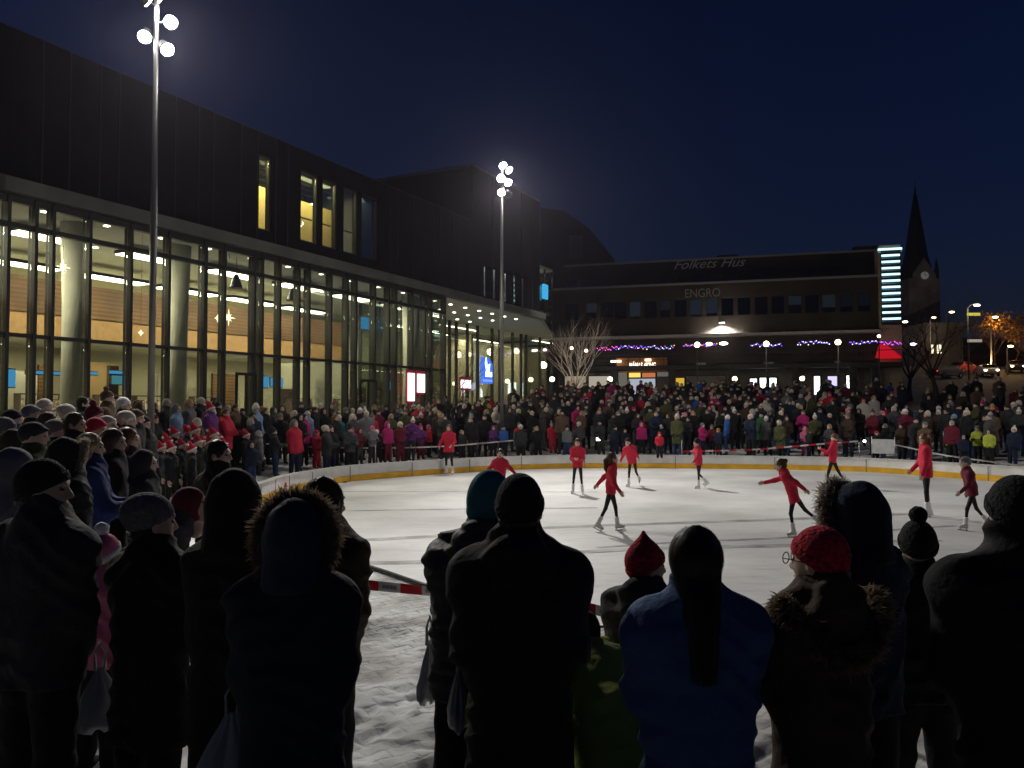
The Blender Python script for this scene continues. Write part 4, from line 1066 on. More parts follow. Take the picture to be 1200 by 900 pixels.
tw = k[1] - k[0]; zt_ = .30 * H_
text('lettering', 'MÁMAS', .72, swh, rs_, (k[0] - s0, -.03, zt_), width=tw * .50, bold=.008)
text('lettering', 'KING', .72, swh, rs_, (k[0] - s0 + tw * .655, -.03, zt_), width=tw * .345, bold=.008)
mb = MB(); x = k[0] - s0 + tw * .515
for dx in (0, .14): 
    i = [mb.vert(p) for p in ((x + dx, -.05, zt_ - .03), (x + dx + .13, -.05, zt_ - .03), (x + dx + .33, -.05, zt_ + .46), (x + dx + .20, -.05, zt_ + .46), (x + dx, -.02, zt_ - .03), (x + dx + .13, -.02, zt_ - .03), (x + dx + .33, -.02, zt_ + .46), (x + dx + .20, -.02, zt_ + .46))]
    for f in ((0, 1, 2, 3), (7, 6, 5, 4), (0, 4, 5, 1), (1, 5, 6, 2), (2, 6, 7, 3), (3, 7, 4, 0)): mb.face([i[q] for q in f])
mb.build('emblem', swh, rs_)
tube_l = glow('sign_tube', (1, .9, .65), 5)
for a, b, y in ((716, 728, 423.5), (756, 763, 422)):
    s_a, z = bf(a, y, -1.6); s_b, _ = bf(b, y, -1.6)
    o = tag(BB().box((s_a, -1.75, z - .09), (s_b, -1.62, z + .09)).build('tube_lamp', tube_l), 'bright warm strip lamp above the orange sign, ' + ('longer, at its left end' if a < 730 else 'shorter, over its right half'), 'lamp', 'strip lamps over the takeaway sign')
# roof letters
s_a, z_a = bf(790, 317, 2.0); s_b, _ = bf(874, 312, 2.0)
sgn = empty('roof_sign', fr_b((s_a, 1.9, z_a)), RZB, 'pale slanted script letters reading Folkets Hus on the upper storey', 'sign')
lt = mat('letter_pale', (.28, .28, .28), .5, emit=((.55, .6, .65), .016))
text('lettering', 'Folkets Hus', 1.25, lt, sgn, (0, 0, .1), shear=.45, width=s_b - s_a)
s_a, z_a = bf(803, 349, 0); s_b, _ = bf(844, 346, 0)
sgn = empty('shop_sign', fr_b((s_a, -.12, z_a)), RZB, 'dim grey capital letters reading ENGRO on the brick wall', 'sign')
text('lettering', 'ENGRO', 1.15, mat('letter_grey', (.2, .2, .2), .5, emit=((.5, .5, .52), .010)), sgn, (0, 0, .0), width=s_b - s_a)
# flood on the wall
s_, z_ = bf(846, 378, -.6)
fl = empty('wall_flood', fr_b((s_, -.6, z_)), RZB, 'bright wall flood lamp shining down on the ledge under ENGRO', 'flood lamp')
MB().box((-.25, -.1, 0), (.25, .5, .18)).build('housing', frame_m, fl); MB().box((-.22, -.08, -.03), (.22, .3, -.003)).build('lens', glow('flood_glow', (1, .98, .92), 25), fl)
l = bpy.data.lights.new('wall_flood_light', 'SPOT'); l.energy = 8000; l.spot_size = R(150); l.spot_blend = .6; l.color = (1, .97, .88); l.shadow_soft_size = .1
o = bpy.data.objects.new('wall_flood_light', l); COL.objects.link(o); o.location = fr_b((s_, -.55, z_ - .12))
# fairy lights along the gallery
cols = {'violet': (.35, .08, 1), 'pink': (1, .12, .7), 'blue': (.08, .12, 1), 'white': (.9, .9, 1), 'red': (1, .1, .1), 'cyan': (.1, .6, .9), 'amber': (1, .5, .1)}
segs = [(700, 722, 409, ('pink', 'violet', 'pink', 'red')), (722, 752, 408, ('blue', 'violet', 'white', 'pink', 'blue')), (752, 790, 408, ('violet', 'amber', 'blue', 'violet', 'white', 'cyan')), (801, 840, 406, ('violet', 'blue', 'amber', 'pink')), (880, 916, 405, ('blue', 'white', 'violet')), (935, 972, 402.5, ('white', 'violet', 'white', 'blue')), (996, 1028, 402, ('violet', 'blue', 'white')), (1030, 1056, 403, ('pink', 'violet'))]
sp = ['left part above the takeaway sign, mostly pink', 'part above the takeaway sign with blue bulbs', 'amber and violet part above takeaway sign', 'part beside the globe lamp under the wall flood', 'part round the globe lamp over bright windows', 'brightest white part left of the lit tower', 'blue part just left of the red awning', 'short pink part above the red awning']
for (a, b, y, cs), lab in zip(segs, sp):
    r_ = empty('fairy_lights', fr_b((bf(a, y, -2.3)[0], -2.3, bf(a, y, -2.3)[1])), 0, 'coloured fairy lights on gallery rail, ' + lab, 'fairy lights', 'fairy lights along the gallery')
    pts = []; by = {}
    n = int((b - a) / 1.5)
    for k in range(n + 1):
        px = a + (b - a) * k / n; s_, z_ = bf(px, y - (px - a) * .03 + random.uniform(-2.4, 2.0), -2.3); p = fr_b((s_, -2.3, z_)) - r_.location; pts.append(p); by.setdefault(cs[k % len(cs)], []).append(p)
    MB().tube(pts, .012, 4).build('wire', frame_m, r_)
    for c, P in by.items():
        mb = MB()
        for p in P: mb.sphere(p, .055, 6, 4)
        mb.build('bulbs', glow('bulb_' + c, cols[c], 1.9), r_)
# light tower at the right end
tw_ = empty('light_tower', fr_b((S_T, -.8, 0)), RZB, 'narrow tower of twelve bright white horizontal louvres at the end of the brick building', 'tower')
TWW = SE - S_T
MB().box((.003, .1, -1), (TWW, 6, ZU)).build('core', mat('tower_beige', (.42, .33, .24), .8, var=.1), tw_)
n = 12; zt_, zb_ = bf(1040, 291, -.8)[1], bf(1040, 377, -.8)[1]; dz = (zt_ - zb_) / (n - .4)
lb = glow('louvre_bright', (.55, .88, 1), 2.0); lp = glow('louvre_painted_light', (.16, .38, .55), .5)  # light the tubes throw on each panel is put in as a dim glow
for k in range(n):
    z = zt_ - k * dz; x0, x1 = (-.1, TWW + .1) if k == 0 else (.18, TWW - .08)
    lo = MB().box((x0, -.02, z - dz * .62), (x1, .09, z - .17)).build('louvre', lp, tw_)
    MB().box((x0, -.1, z - .165), (x1, .05, z)).build('tube', lb, lo)
MB().box((.12, -.06, zb_ - dz * .5), (TWW, .09, zt_ - dz * .1)).build('dark_backing', frame_m, tw_).location.y = .04
aw = empty('awning', fr_b((bf(1027, 420, -1.5)[0], -1.2, bf(1027, 419, -1.5)[1])), RZB, 'sloping red fabric awning below the lit tower', 'awning')
W_ = bf(1054, 420, -1.5)[0] - bf(1027, 420, -1.5)[0]
redg = mat('awning_red_glow', (.6, .01, .02), .7, emit=((1, .01, .03), .38))  # light from inside the awning is put into the cloth as a red glow
mb = MB(); i = [mb.vert(p) for p in ((0, -1.2, 0), (W_, -1.2, 0), (W_, .4, 0), (0, .4, 0), (.3, .0, 1.15), (W_ * .45, .0, 1.15), (W_ * .45, .4, 1.15), (.3, .4, 1.15))]
for f in ((0, 1, 5, 4), (1, 2, 6, 5), (2, 3, 7, 6), (3, 0, 4, 7), (4, 5, 6, 7), (3, 2, 1, 0)): mb.face([i[q] for q in f])
mb.build('cloth', redg, aw); MB().box((0, -1.22, -.16), (W_, -1.19, -.003)).build('valance', redg, aw)
# block between the tower and the street, and houses behind
def plain_block(name, label, x0, x1, y0, y1, z, roofh, m, cols_=None, ridge='x'):
    r_ = empty(name, (x0, y0, 0), 0, label, 'building'); w_, d_ = x1 - x0, y1 - y0
    MB().box((0, 0, -1), (w_, d_, z)).build('wall', m, r_)
    mb = MB(); a = .4
    if ridge == 'x': P = [(-a, -a, z), (w_ + a, -a, z), (w_ + a, d_ + a, z), (-a, d_ + a, z), (-a, d_ / 2, z + roofh), (w_ + a, d_ / 2, z + roofh)]; F = ((0, 1, 5, 4), (2, 3, 4, 5), (0, 4, 3), (1, 2, 5), (3, 2, 1, 0))
    else: P = [(-a, -a, z), (w_ + a, -a, z), (w_ + a, d_ + a, z), (-a, d_ + a, z), (w_ / 2, -a, z + roofh), (w_ / 2, d_ + a, z + roofh)]; F = ((0, 4, 5, 3), (1, 2, 5, 4), (0, 1, 4), (2, 3, 5), (3, 2, 1, 0))
    i = [mb.vert(p) for p in P]
    for f in F: mb.face([i[q] for q in f])
    mb.build('roof', MATS['roof_dark'], r_); mb = None
    for cx, cz, e in cols_ or (): 
        o = MB().box((cx, -.08, cz), (cx + .9, -.003, cz + 1.2)).build('window', glow('house_window_%d' % int(e * 100), (1, .75, .4), e), r_)
    return r_
a = at(634, 247, 96); b = at(690, 270, 96)
rb_ = empty('rear_block', (a.x, 96, 0), 0, 'dark block with a stepped sloping roof rising behind the glass stair tower', 'building'); mb = MB()
op = [at(q[0], q[1], 96) for q in ((634, 243), (660, 247), (691, 268), (720, 304), (720, 440), (634, 440))]
f_ = [mb.vert((q.x - a.x, 0, q.z)) for q in op]; k_ = [mb.vert((q.x - a.x, 14, q.z)) for q in op]; mb.face(f_); mb.face(k_[::-1])
for q in range(6): mb.face([f_[q], k_[q], k_[(q + 1) % 6], f_[(q + 1) % 6]], 0 if q > 2 else 1)
mb.build('wall', [dark, MATS['roof_dark']], rb_)
o = MB().box((at(667, 300, 95.9).x - a.x, -.1, at(667, 303, 96).z), (at(683, 300, 95.9).x - a.x, -.003, at(667, 276, 96).z)).build('wall_panel', mat('panel_grey', (.12, .12, .115), .8), rb_)
# ================================================================== church
CY = 150.0
cx0 = at(1065, 320, CY); cx1 = at(1101, 320, CY); CW = cx1.x - cx0.x
zg = at(1083, 318, CY).z; tip = at(1080.5, 214, CY).z; zgt = at(1083, 302, CY).z; zed = at(1083, 326, CY).z
ch = empty('church', ((cx0.x + cx1.x) / 2, CY, 5), 0, 'stone church tower with a tall dark pointed spire and gabled clock face', 'church')
Z0 = -5
stone = mat('church_stone', (.30, .26, .22), .85, var=.25, vscale=.4, bump=.4, bscale=2)
hw = CW / 2
MB().box((-hw, 0, Z0 - 3), (hw, CW, zed + Z0)).build('tower', stone, ch)
mb = MB()
for d, o0 in (((1, 0), (0, 0)), ):
    for y in (-.05,):
        i = [mb.vert(p) for p in ((-hw * .92, y, zed + Z0 + .01), (hw * .92, y, zed + Z0 + .01), (0, y, zgt + Z0), (-hw * .92, y + .5, zed + Z0 + .01), (hw * .92, y + .5, zed + Z0 + .01), (0, y + .5, zgt + Z0))]
        for f in ((0, 1, 2), (5, 4, 3), (0, 3, 4, 1), (1, 4, 5, 2), (2, 5, 3, 0)): mb.face([i[q] for q in f])
mb.build('gable', stone, ch)
slate = mat('spire_slate', (.03, .032, .035), .6, var=.2)
mb = MB(); cy = CW / 2
prof = [(hw * 1.02, zed + Z0 + .02), (hw * .62, zg + Z0 + 4), (hw * .40, zg + Z0 + 9), (.04, tip + Z0)]
rings = [[mb.vert((r * math.cos(math.pi / 8 + k * math.pi / 4) * 1.08, cy + r * math.sin(math.pi / 8 + k * math.pi / 4) * 1.08, z)) for k in range(8)] for r, z in prof]
for A, B in zip(rings, rings[1:]):
    for k in range(8): mb.face([A[k], A[(k + 1) % 8], B[(k + 1) % 8], B[k]])
sp_ = mb.build('spire', slate, ch)
for sx in (-1, 1):
    for sy in (0, 1): MB().lathe([(.5, 0), (.45, 1.6), (.03, 4.0)], (sx * hw * .86, sy * CW * .9 + .3, zed + Z0 + .02), n=6).build('pinnacle', slate, sp_)
MB().tube([(0, cy, tip + Z0 - .2), (0, cy, tip + Z0 + 1.3)], .05, 6).build('finial', slate, sp_)
zc = at(1083, 323, CY).z + Z0
ck = MB().lathe([(.72, 0), (.72, .12)], (0, -.18, zc), (0, -1, 0), 24).build('clock', mat('clock_face', (.75, .72, .65), .6, emit=((1, .95, .85), .07)), ch)
MB().box((-.04, -.36, zc), (.04, -.32, zc + .55)).box((-.04, -.36, zc - .04), (.4, -.32, zc + .04)).build('clock_hands', slate, ck)
for x, zz in ((-.9, 10), (.9, 10), (-.9, 16), (.9, 16)):
    mb = MB().box((x - .35, -.06, zz + Z0), (x + .35, -.003, zz + 2.4 + Z0)).lathe([(.35, 0), (.35, .057)], (x, -.003, zz + 2.4 + Z0), (0, -1, 0), 16); mb.build('window', slate, ch)
MB().box((-hw - 6, CW, Z0 - 3), (hw + 8, CW + 30, 9 + Z0)).build('nave', stone, ch)
glw = glow('church_window', (1, .88, .6), 1.8)
for px, px2 in ((1090, 1093.5), (1098, 1103)):
    p0, p1 = at(px, 415, CY - 6), at(px2, 403, CY - 6)
# lit porch beside the church
p0, p1 = at(1086, 420, 128), at(1128, 378, 128)
pc = empty('lit_wing', (p0.x, 128, 0), 0, 'pale low wall with two lit narrow windows beside the church', 'building')
MB().box((0, 0, 2), (p1.x - p0.x, 8, p1.z)).build('wall', mat('wing_plaster', (.33, .28, .22), .8, var=.2), pc)
for px, px2 in ((1091, 1094), (1098.5, 1103)):
    q0, q1 = at(px, 414, 127.9), at(px2, 404, 127.9)
    MB().box((q0.x - p0.x, -.08, q0.z), (q1.x - p0.x, -.003, q1.z)).build('window', glw, pc)
a = at(1137, 400, 118); plain_block('street_house', 'dark house with two dim windows behind the street lamps', a.x, a.x + 9, 135, 145, 13, 3, dark, ((2, 9, .25), (5, 9, .12)))
a = at(1175, 400, 120); plain_block('wide_house', 'dark house at the far right behind the orange lit trees', a.x, a.x + 16, 140, 152, 12, 3.5, mat('house_red', (.16, .05, .04), .8), ((3, 8, .2),))
# ================================================================== trees
def tree(name, loc, H, label, m, cat='tree', group=None, spread=.5, levels=4, r0=.11, trunk=.35, seed=0, fan=5, leaves=None):
    rs = random.Random(seed); r_ = empty(name, loc, 0, label, cat, group)
    tr_ = MB(); cr = MB(); tips = []
    def grow(mb, p, d, L, r, lev):
        n = 4; pts = [p.copy()]; q = p.copy(); dd = d.copy(); rr = [r]
        for k in range(n):
            dd = (dd + Vector((rs.uniform(-1, 1), rs.uniform(-1, 1), rs.uniform(-.2, .9))) * .13).normalized(); q = q + dd * L / n; pts.append(q.copy()); rr.append(r * (1 - .62 * (k + 1) / n))
        mb.tube(pts, rr, 5 if lev else 8)
        if lev >= levels: tips.append(q); return
        for k in range(fan if lev == 0 else rs.randint(3, 4)):
            t = rs.uniform(.45, 1.0) if lev else rs.uniform(.75, 1.0); i = min(n - 1, int(t * n)); bp_ = pts[i].lerp(pts[i + 1], t * n - i)
            a = rs.uniform(0, 2 * math.pi) if lev else 2 * math.pi * k / fan + rs.uniform(-.4, .4)
            nd = (dd + Vector((math.cos(a), math.sin(a), rs.uniform(-.25, .4))) * spread * rs.uniform(.7, 1.3)).normalized()
            grow(cr, bp_, nd, L * rs.uniform(.55, .8) if lev else H * .42, rr[i] * .62, lev + 1)
    grow(tr_, Vector((0, 0, -.2)), Vector((0, 0, 1)), H * trunk, r0, 0)
    tr_.build('trunk', m, r_); cr.build('crown', m, r_)
    if leaves:
        rs2 = np.random.RandomState(seed); n = leaves[0]; T = np.array(tips); P = T[rs2.randint(0, len(T), n)] + rs2.normal(0, .28, (n, 3))
        A = rs2.normal(0, .09, (n, 3)); B = rs2.normal(0, .09, (n, 3)); k = np.arange(n)
        link('foliage', mesh_np('foliage', np.concatenate([P - A, P + B, P + A, P - B]), np.stack([k, k + n, k + 2 * n, k + 3 * n], 1), None, [leaves[1]], False), r_)
    return r_
frost = mat('frosted_bark', (.55, .44, .34), .8); bark = mat('dark_bark', (.06, .045, .035), .9); barko = mat('bark_brown', (.16, .10, .06), .9)
def tg(px, Y): a, _ = ray(px, 400); return Vector((a * Y, Y, g1(a * Y, Y)))
p = tg(677, 57); tree('bare_tree', p, at(677, 366, 57).z - p.z, 'frosted bare tree with upward fanning twigs at the left end of the brick building', frost, group='bare trees on the square', spread=.55, levels=3, r0=.13, seed=4, fan=13, trunk=.28)
for i, (px, Y, top, sd_, lab) in enumerate(((1096, 70, 345, 7, 'large dark bare tree in front of the church tower'), (1066, 75, 372, 8, 'smaller dark bare tree just right of the lit tower'), (1122, 92, 368, 9, 'thin dark bare tree left of the tall street lamp'), (930, 62, 412, 10, 'slender dark bare tree right of the three bright shop windows'), (860, 63, 410, 12, 'slender dark bare tree before the globe lamp left of the bright shop windows'), (1010, 63, 408, 13, 'slender dark bare tree left of the red awning'), (528, 36, 392, 14, 'thin bare tree in front of the recessed glass entrance'))):
    p = tg(px, Y); tree('bare_tree', p, at(px, top, Y).z - p.z, lab, bark, group='bare trees on the square', spread=.85 if i < 2 else .75, levels=5 if i < 2 else 4 if i < 3 else 3, r0=.30 if i < 2 else .09, seed=sd_, fan=5)
leaf = mat('orange_leaves', (.22, .13, .04), .8, var=.5, vscale=3)
for i, (px, Y, top, sd_, lab) in enumerate(((1166, 100, 372, 21, 'bushy tree lit orange by the street lamp, left one'), (1187, 104, 366, 22, 'bare pale twigged tree right of the orange lit tree'), (1204, 98, 380, 23, 'orange lit tree cut by the right edge'))):
    p = tg(px, Y); tree('street_tree', p, at(px, top, Y).z - p.z, lab, barko, group='trees along the street', spread=.8, levels=4, r0=.16, seed=sd_, fan=6, leaves=(900, leaf) if i != 1 else None)
# ================================================================== lamps
glb = glow('globe_glow', (1, .86, .5), 9)
for i, (px, py, Y, lab) in enumerate(((647, 444.5, 60, 'low globe lamp at the left end of the brick building'), (715, 444.5, 61, 'low globe lamp left of the takeaway doorway'), (861, 444, 62, 'low globe lamp left of the three bright shop windows'), (940, 443.5, 62, 'low globe lamp right of the three bright shop windows'), (670, 408, 66, 'globe lamp shining through the frosted bare tree'), (817, 404, 68, 'high globe lamp under the wall flood'), (898, 403, 66, 'high globe lamp above the three bright shop windows'), (982, 401, 65, 'high globe lamp left of the red awning'), (1030, 394, 65, 'small globe lamp at the foot of the lit tower'), (687, 411, 66, 'small globe lamp right of the one in the frosted tree'))):
    p = at(px, py, Y); z0 = g1(p.x, Y); r_ = empty('globe_lamp', (p.x, Y, z0), 0, 'lit warm ' + lab, 'lamp', 'globe lamps along the shops')
    rr = .19 if i < 4 else (.23 if i in (5, 6, 7) else .13)
    MB().sphere((0, 0, p.z - z0), rr, 14, 10).build('globe', glb, r_)
    MB().tube([(0, 0, 0), (0, 0, p.z - z0 - rr * .9)], .05, 8).lathe([(.11, 0), (.11, .08)], (0, 0, p.z - z0 - rr - .06), n=10).build('pole', frame_m, r_)
for px, py, e in ((682, 436, 60), (817, 404, 120), (898, 403, 90), (982, 401, 90), (752, 425, 120)):
    p = at(px, py, 65 if px > 760 else 68); l = bpy.data.lights.new('globe_light', 'POINT'); l.energy = e; l.color = (1, .8, .45); l.shadow_soft_size = .3
    o = bpy.data.objects.new('globe_light', l); COL.objects.link(o); o.location = p + Vector((0, -.5, 0))
two = glow('lamp_pair', (1, .95, .85), 10)
for i, (px, py) in enumerate(((831, 403), (848, 402.5))):
    s_, z_ = bf(px, py, -1.5); r_ = empty('gallery_lamp', fr_b((s_, -1.5, z_)), RZB, 'bright white lamp on the gallery, ' + ('left of a pair under the wall flood' if i == 0 else 'right of a pair under the wall flood'), 'lamp', 'pair of gallery lamps')
    MB().sphere((0, 0, 0), (.28 + i * .1, .12, .14), 10, 8).build('lens', two, r_); MB().box((-.05, .1, -.05), (.05, 1.2, .05)).build('bracket', frame_m, r_)
def street_lamp(px, py, Y, lab, arm=1.6, glowm=None, cross=()):
    p = at(px, py, Y); q = at(px - arm / Y * FPX, py, Y); z0 = g1(q.x, Y); r_ = empty('street_lamp', (q.x, Y, z0), 0, lab, 'street lamp', 'street lamps along the road')
    h = p.z - z0
    MB().tube([(0, 0, 0), (0, 0, h - .35), (.3, 0, h), (arm * .7, 0, h + .1)], [.11, .08, .06, .05], 8).build('pole', mat('pole_grey', (.3, .3, .3), .5), r_)
    MB().sphere((arm, 0, h + .1), (.40, .2, .13), 12, 8).build('lamp_head', MATS['pole_grey'], r_)
    MB().sphere((arm, -.05, h - .02), (.34, .2, .13), 12, 8).build('lens', glowm or glow('street_glow', (1, .72, .36), 12), r_)
    for cz, L, m in cross: MB().box((-.1, -.06, cz - z0), (L, .0, cz - z0 + .32)).build('sign_plate', m, r_)
    return r_, Vector((p.x, Y, p.z))
street_lamp(1144.5, 357.5, 88, 'tall street lamp with two wide plates on its pole beside the dark trees', 1.0, glow('street_white', (1, .92, .8), 12), ((at(1144, 370, 88).z, 1.35, glow('plate_yellow', (.75, .7, .08), .8)), (at(1148, 401, 88).z, 1.5, mat('plate_white', (.6, .6, .6), .5, emit=((1, .9, .8), .2)))))
street_lamp(1115, 365.5, 105, 'smaller street lamp left of the tall one with plates', .7)
street_lamp(1166, 371.5, 92, 'street lamp above the orange lit bushy tree', .5, glow('street_orange', (1, .55, .18), 14))
street_lamp(1094, 372, 120, 'distant street lamp seen through the large bare tree', .5); street_lamp(1060.5, 377, 100, 'distant street lamp right of the lit tower', .5, MATS['street_white'])
street_lamp(1184, 405.5, 95, 'low street lamp at the far right among orange lit trees', .4, MATS['street_orange'])
street_lamp(1070, 403, 82, 'low white lamp with violet tinge right of the red awning', .5, glow('lamp_violet', (.9, .75, 1), 9))
for px, py, Y, e, c in ((1166, 378, 98, 320, (1, .5, .12)), (1184, 408, 100, 280, (1, .5, .15)), (1143, 362, 86, 250, (1, .8, .5)), (1075, 402, 120, 220, (1, .75, .45)), (1160, 425, 92, 300, (1, .6, .25))):
    l = bpy.data.lights.new('street_light', 'POINT'); l.energy = e; l.color = c; l.shadow_soft_size = .3
    o = bpy.data.objects.new('street_light', l); COL.objects.link(o); o.location = at(px, py, Y)
l = bpy.data.lights.new('church_added_light', 'SPOT'); l.energy = 2000; l.color = (1, .85, .7); l.spot_size = R(40); l.spot_blend = 1  # added spot without a lamp head, put in to brighten the church stone
o = bpy.data.objects.new('church_added_light', l); COL.objects.link(o); o.location = at(1066, 405, 112); o.rotation_euler = (at(1083, 335, CY) - o.location).to_track_quat('-Z', 'Y').to_euler()
# ================================================================== cars
def car(loc, rz, label, col, lit):
    r_ = empty('parked_car', loc, rz, label, 'car', 'cars along the road'); cm = mat('car_' + label.split()[0], col, .35)
    P = [(-2.1, .35), (-2.15, .75), (-1.9, .95), (-1.3, 1.0), (-.7, 1.42), (.75, 1.45), (1.45, .98), (2.0, .85), (2.15, .6), (2.1, .32)]
    mb = MB(); A = []; B = []
    for sd_, L in ((-1, A), (1, B)):
        for x, z in P: L.append(mb.vert((x, sd_ * (.85 if z < 1.05 else .66), z)))
    mb.face(A); mb.face(B[::-1]); n = len(P)
    for k in range(n): mb.face([A[k], B[k], B[(k + 1) % n], A[(k + 1) % n]])
    mb.build('body', cm, r_, bevel=.05)
    for sd_ in (-1, 1):
        mb = MB(); i = [mb.vert(p) for p in ((-1.15, sd_ * .84, 1.02), (1.25, sd_ * .84, 1.0), (.7, sd_ * .69, 1.38), (-.65, sd_ * .69, 1.36))]; mb.face(i); mb.build('window', mat('car_glass', (.02, .02, .03), .1), r_)
    mb = MB(); i = [mb.vert(p) for p in ((.82, -.6, 1.40), (.82, .6, 1.40), (1.42, .75, 1.0), (1.42, -.75, 1.0))]; mb.face(i); mb.build('windscreen', MATS['car_glass'], r_).location = (.02, 0, .02)
    for x in (-1.3, 1.35):
        for y in (-.8, .8):
            wh = MB().lathe([(.31, -.1), (.33, 0), (.31, .1)], (x, y, .33), (0, 1, 0), 14).build('wheel', mat('tyre', (.02, .02, .02), .9), r_)
            MB().lathe([(.19, -.105), (.19, .105)], (x, y, .33), (0, 1, 0), 12).build('rim', MATS['steel'], wh)
    for y in (-.6, .6): MB().sphere((2.1, y, .68), (.08, .17, .1), 8, 6).build('headlight', glow('headlight_' + ('on' if lit else 'off'), (1, .92, .75), 14 if lit else .05), r_)
    for y in (-.6, .6): MB().sphere((-2.12, y, .8), (.05, .15, .08), 8, 6).build('tail_light', glow('tail_glow', (1, .03, .02), 2.5), r_)
for px, py, Y, rz, lab, col, lit in ((1157, 437, 92, -1.9, 'silver car with headlights on below the orange lit tree', (.5, .48, .45), True), (1128, 438, 96, -2.6, 'red car standing left of the tall street lamp', (.3, .03, .03), False), (1190, 437, 98, -2.0, 'dark car with headlights on at the far right', (.05, .05, .06), True), (1108, 440, 90, .4, 'grey car below the lit narrow church windows', (.2, .2, .2), True)):
    a, _ = ray(px, py); x = a * Y; car((x, Y, g1(x, Y)), rz, lab, col, lit)
# ================================================================== flood masts
def mast(base, H, fixtures, label, power, soft=.12):
    r_ = empty('flood_mast', base, 0, label, 'flood mast', 'tall flood masts round the rink'); b = Vector(base)
    pm = mat('mast_steel', (.22, .21, .20), .4, .6)
    MB().tube([(0, 0, -.3), (0, 0, H * .5), (0, 0, H)], [.10, .085, .06], 14).build('pole', pm, r_)
    MB().lathe([(.17, 0), (.17, .5), (.12, .6)], n=14).build('foot', pm, r_)
    for (off, aim, pw, *sz) in fixtures:
        o_ = Vector(off); d = (Vector(aim) - b - o_).normalized()
        f = empty('floodlight', o_, parent=r_)
        MB().lathe([(.05, -.34), (.10, -.30), (.135, -.12), (.165, 0.0)], (0, 0, 0), d, 18).build('housing', mat('flood_housing', (.08, .08, .085), .5), f)
        MB().lathe([(.15, .0), (.155, .012), (.12, .03)], d * .003, d, 18).build('lens', glow('flood_lens', (1, .97, .93), 60), f)
        MB().tube([Vector((-o_.x, -o_.y, 0)), -d * .2], .022, 6).build('bracket', pm, f)
        l = bpy.data.lights.new('flood_light', 'SPOT'); l.energy = pw * power; l.color = (1, .965, .91); l.spot_size = R(sz[0] if sz else 84); l.spot_blend = .7; l.shadow_soft_size = soft
        q = bpy.data.objects.new('flood_light', l); COL.objects.link(q); q.parent = r_; q.location = o_ + d * .12; q.rotation_euler = d.to_track_quat('-Z', 'Y').to_euler()
def offs(base, pts, Y):
    o = []
    for px, py, dy in pts: p = at(px, py, Y + dy); o.append((p.x - base[0], dy, p.z - base[2]))
    return o
B1 = tg(178, 19); B2 = tg(588, 32.6)
K = 1.0
o1 = offs(B1, ((174, 1, -.3), (188, -4, -.25), (200, 26, -.1), (169.5, 43, -.1), (196, 58, -.1)), 19)
mast(B1, 12.3 - B1.z, list(zip(o1, ((6, 34, 1.5), (14, 30, 1.5), (-1.0, 6.0, 0), (-7, 9, .5), (2, 12, 0)), (1.3, 1.3, 2.0, .9, .8), (84, 84, 66, 84, 84))), 'tall slim flood mast with round lamps in front of the glass hall', 1500 * K)
o2 = offs(B2, ((589.5, 194, -.1), (596.5, 199.5, -.1), (587, 209, -.3), (595.5, 214, -.1), (587.5, 225.5, -.2), (596, 228.5, .2)), 32.6)
mast(B2, 12.4 - B2.z, list(zip(o2, ((3, 21, 0), (12, 24, 0), (2, 6, 0), (7, 22, 0), (-3, 22, 0), (at(677, 405, 57))), (1.1, 1.1, 1.5, 1.3, .7, 6.5), (84, 84, 84, 84, 84, 16))), 'tall slim flood mast with round lamps beside the glazed entrance', 2100 * K)
B3 = Vector((25, 13.5, 0)); B3.z = g1(25, 13.5)
mast(B3, 12, [((.3, .3, 11.8), (6, 24, 0), .8), ((-.3, .3, 11.3), (1, 34, 1), 1.5), ((-.3, .3, 11.6), (-6, 30, 1), 1.3)], 'flood mast beyond the right end of the rink', 1100 * K)
# ================================================================== cloth colours
def cl(name, c, rough=.85): return mat('cloth_' + name, c, rough, bump=.55, bscale=22, spec=.25)
CL = {'black': (.012, .012, .014), 'charcoal': (.03, .03, .033), 'dark grey': (.06, .06, .065), 'grey': (.16, .16, .17), 'navy': (.012, .018, .045), 'dark brown': (.05, .032, .022), 'brown': (.11, .07, .045),
      'red': (.52, .02, .05), 'burgundy': (.13, .012, .03), 'magenta': (.42, .02, .14), 'pink': (.62, .16, .26), 'orange': (.6, .13, .03), 'blue': (.03, .10, .35), 'light blue': (.20, .32, .50), 'teal': (.02, .16, .19),
      'mustard': (.38, .22, .03), 'cream': (.58, .52, .44), 'white': (.72, .71, .70), 'olive': (.07, .075, .03), 'green': (.03, .12, .05), 'purple': (.12, .03, .16), 'bright yellow': (.42, .48, .06), 'denim': (.03, .055, .14)}
CM = {k: cl(k.replace(' ', '_'), v) for k, v in CL.items()}
HAIR = {'brown': mat('hair_brown', (.07, .035, .018), .5), 'dark': mat('hair_dark', (.012, .009, .008), .45), 'blond': mat('hair_blond', (.36, .24, .11), .5), 'auburn': mat('hair_auburn', (.13, .05, .02), .45), 'grey': mat('hair_grey', (.35, .34, .32), .6)}
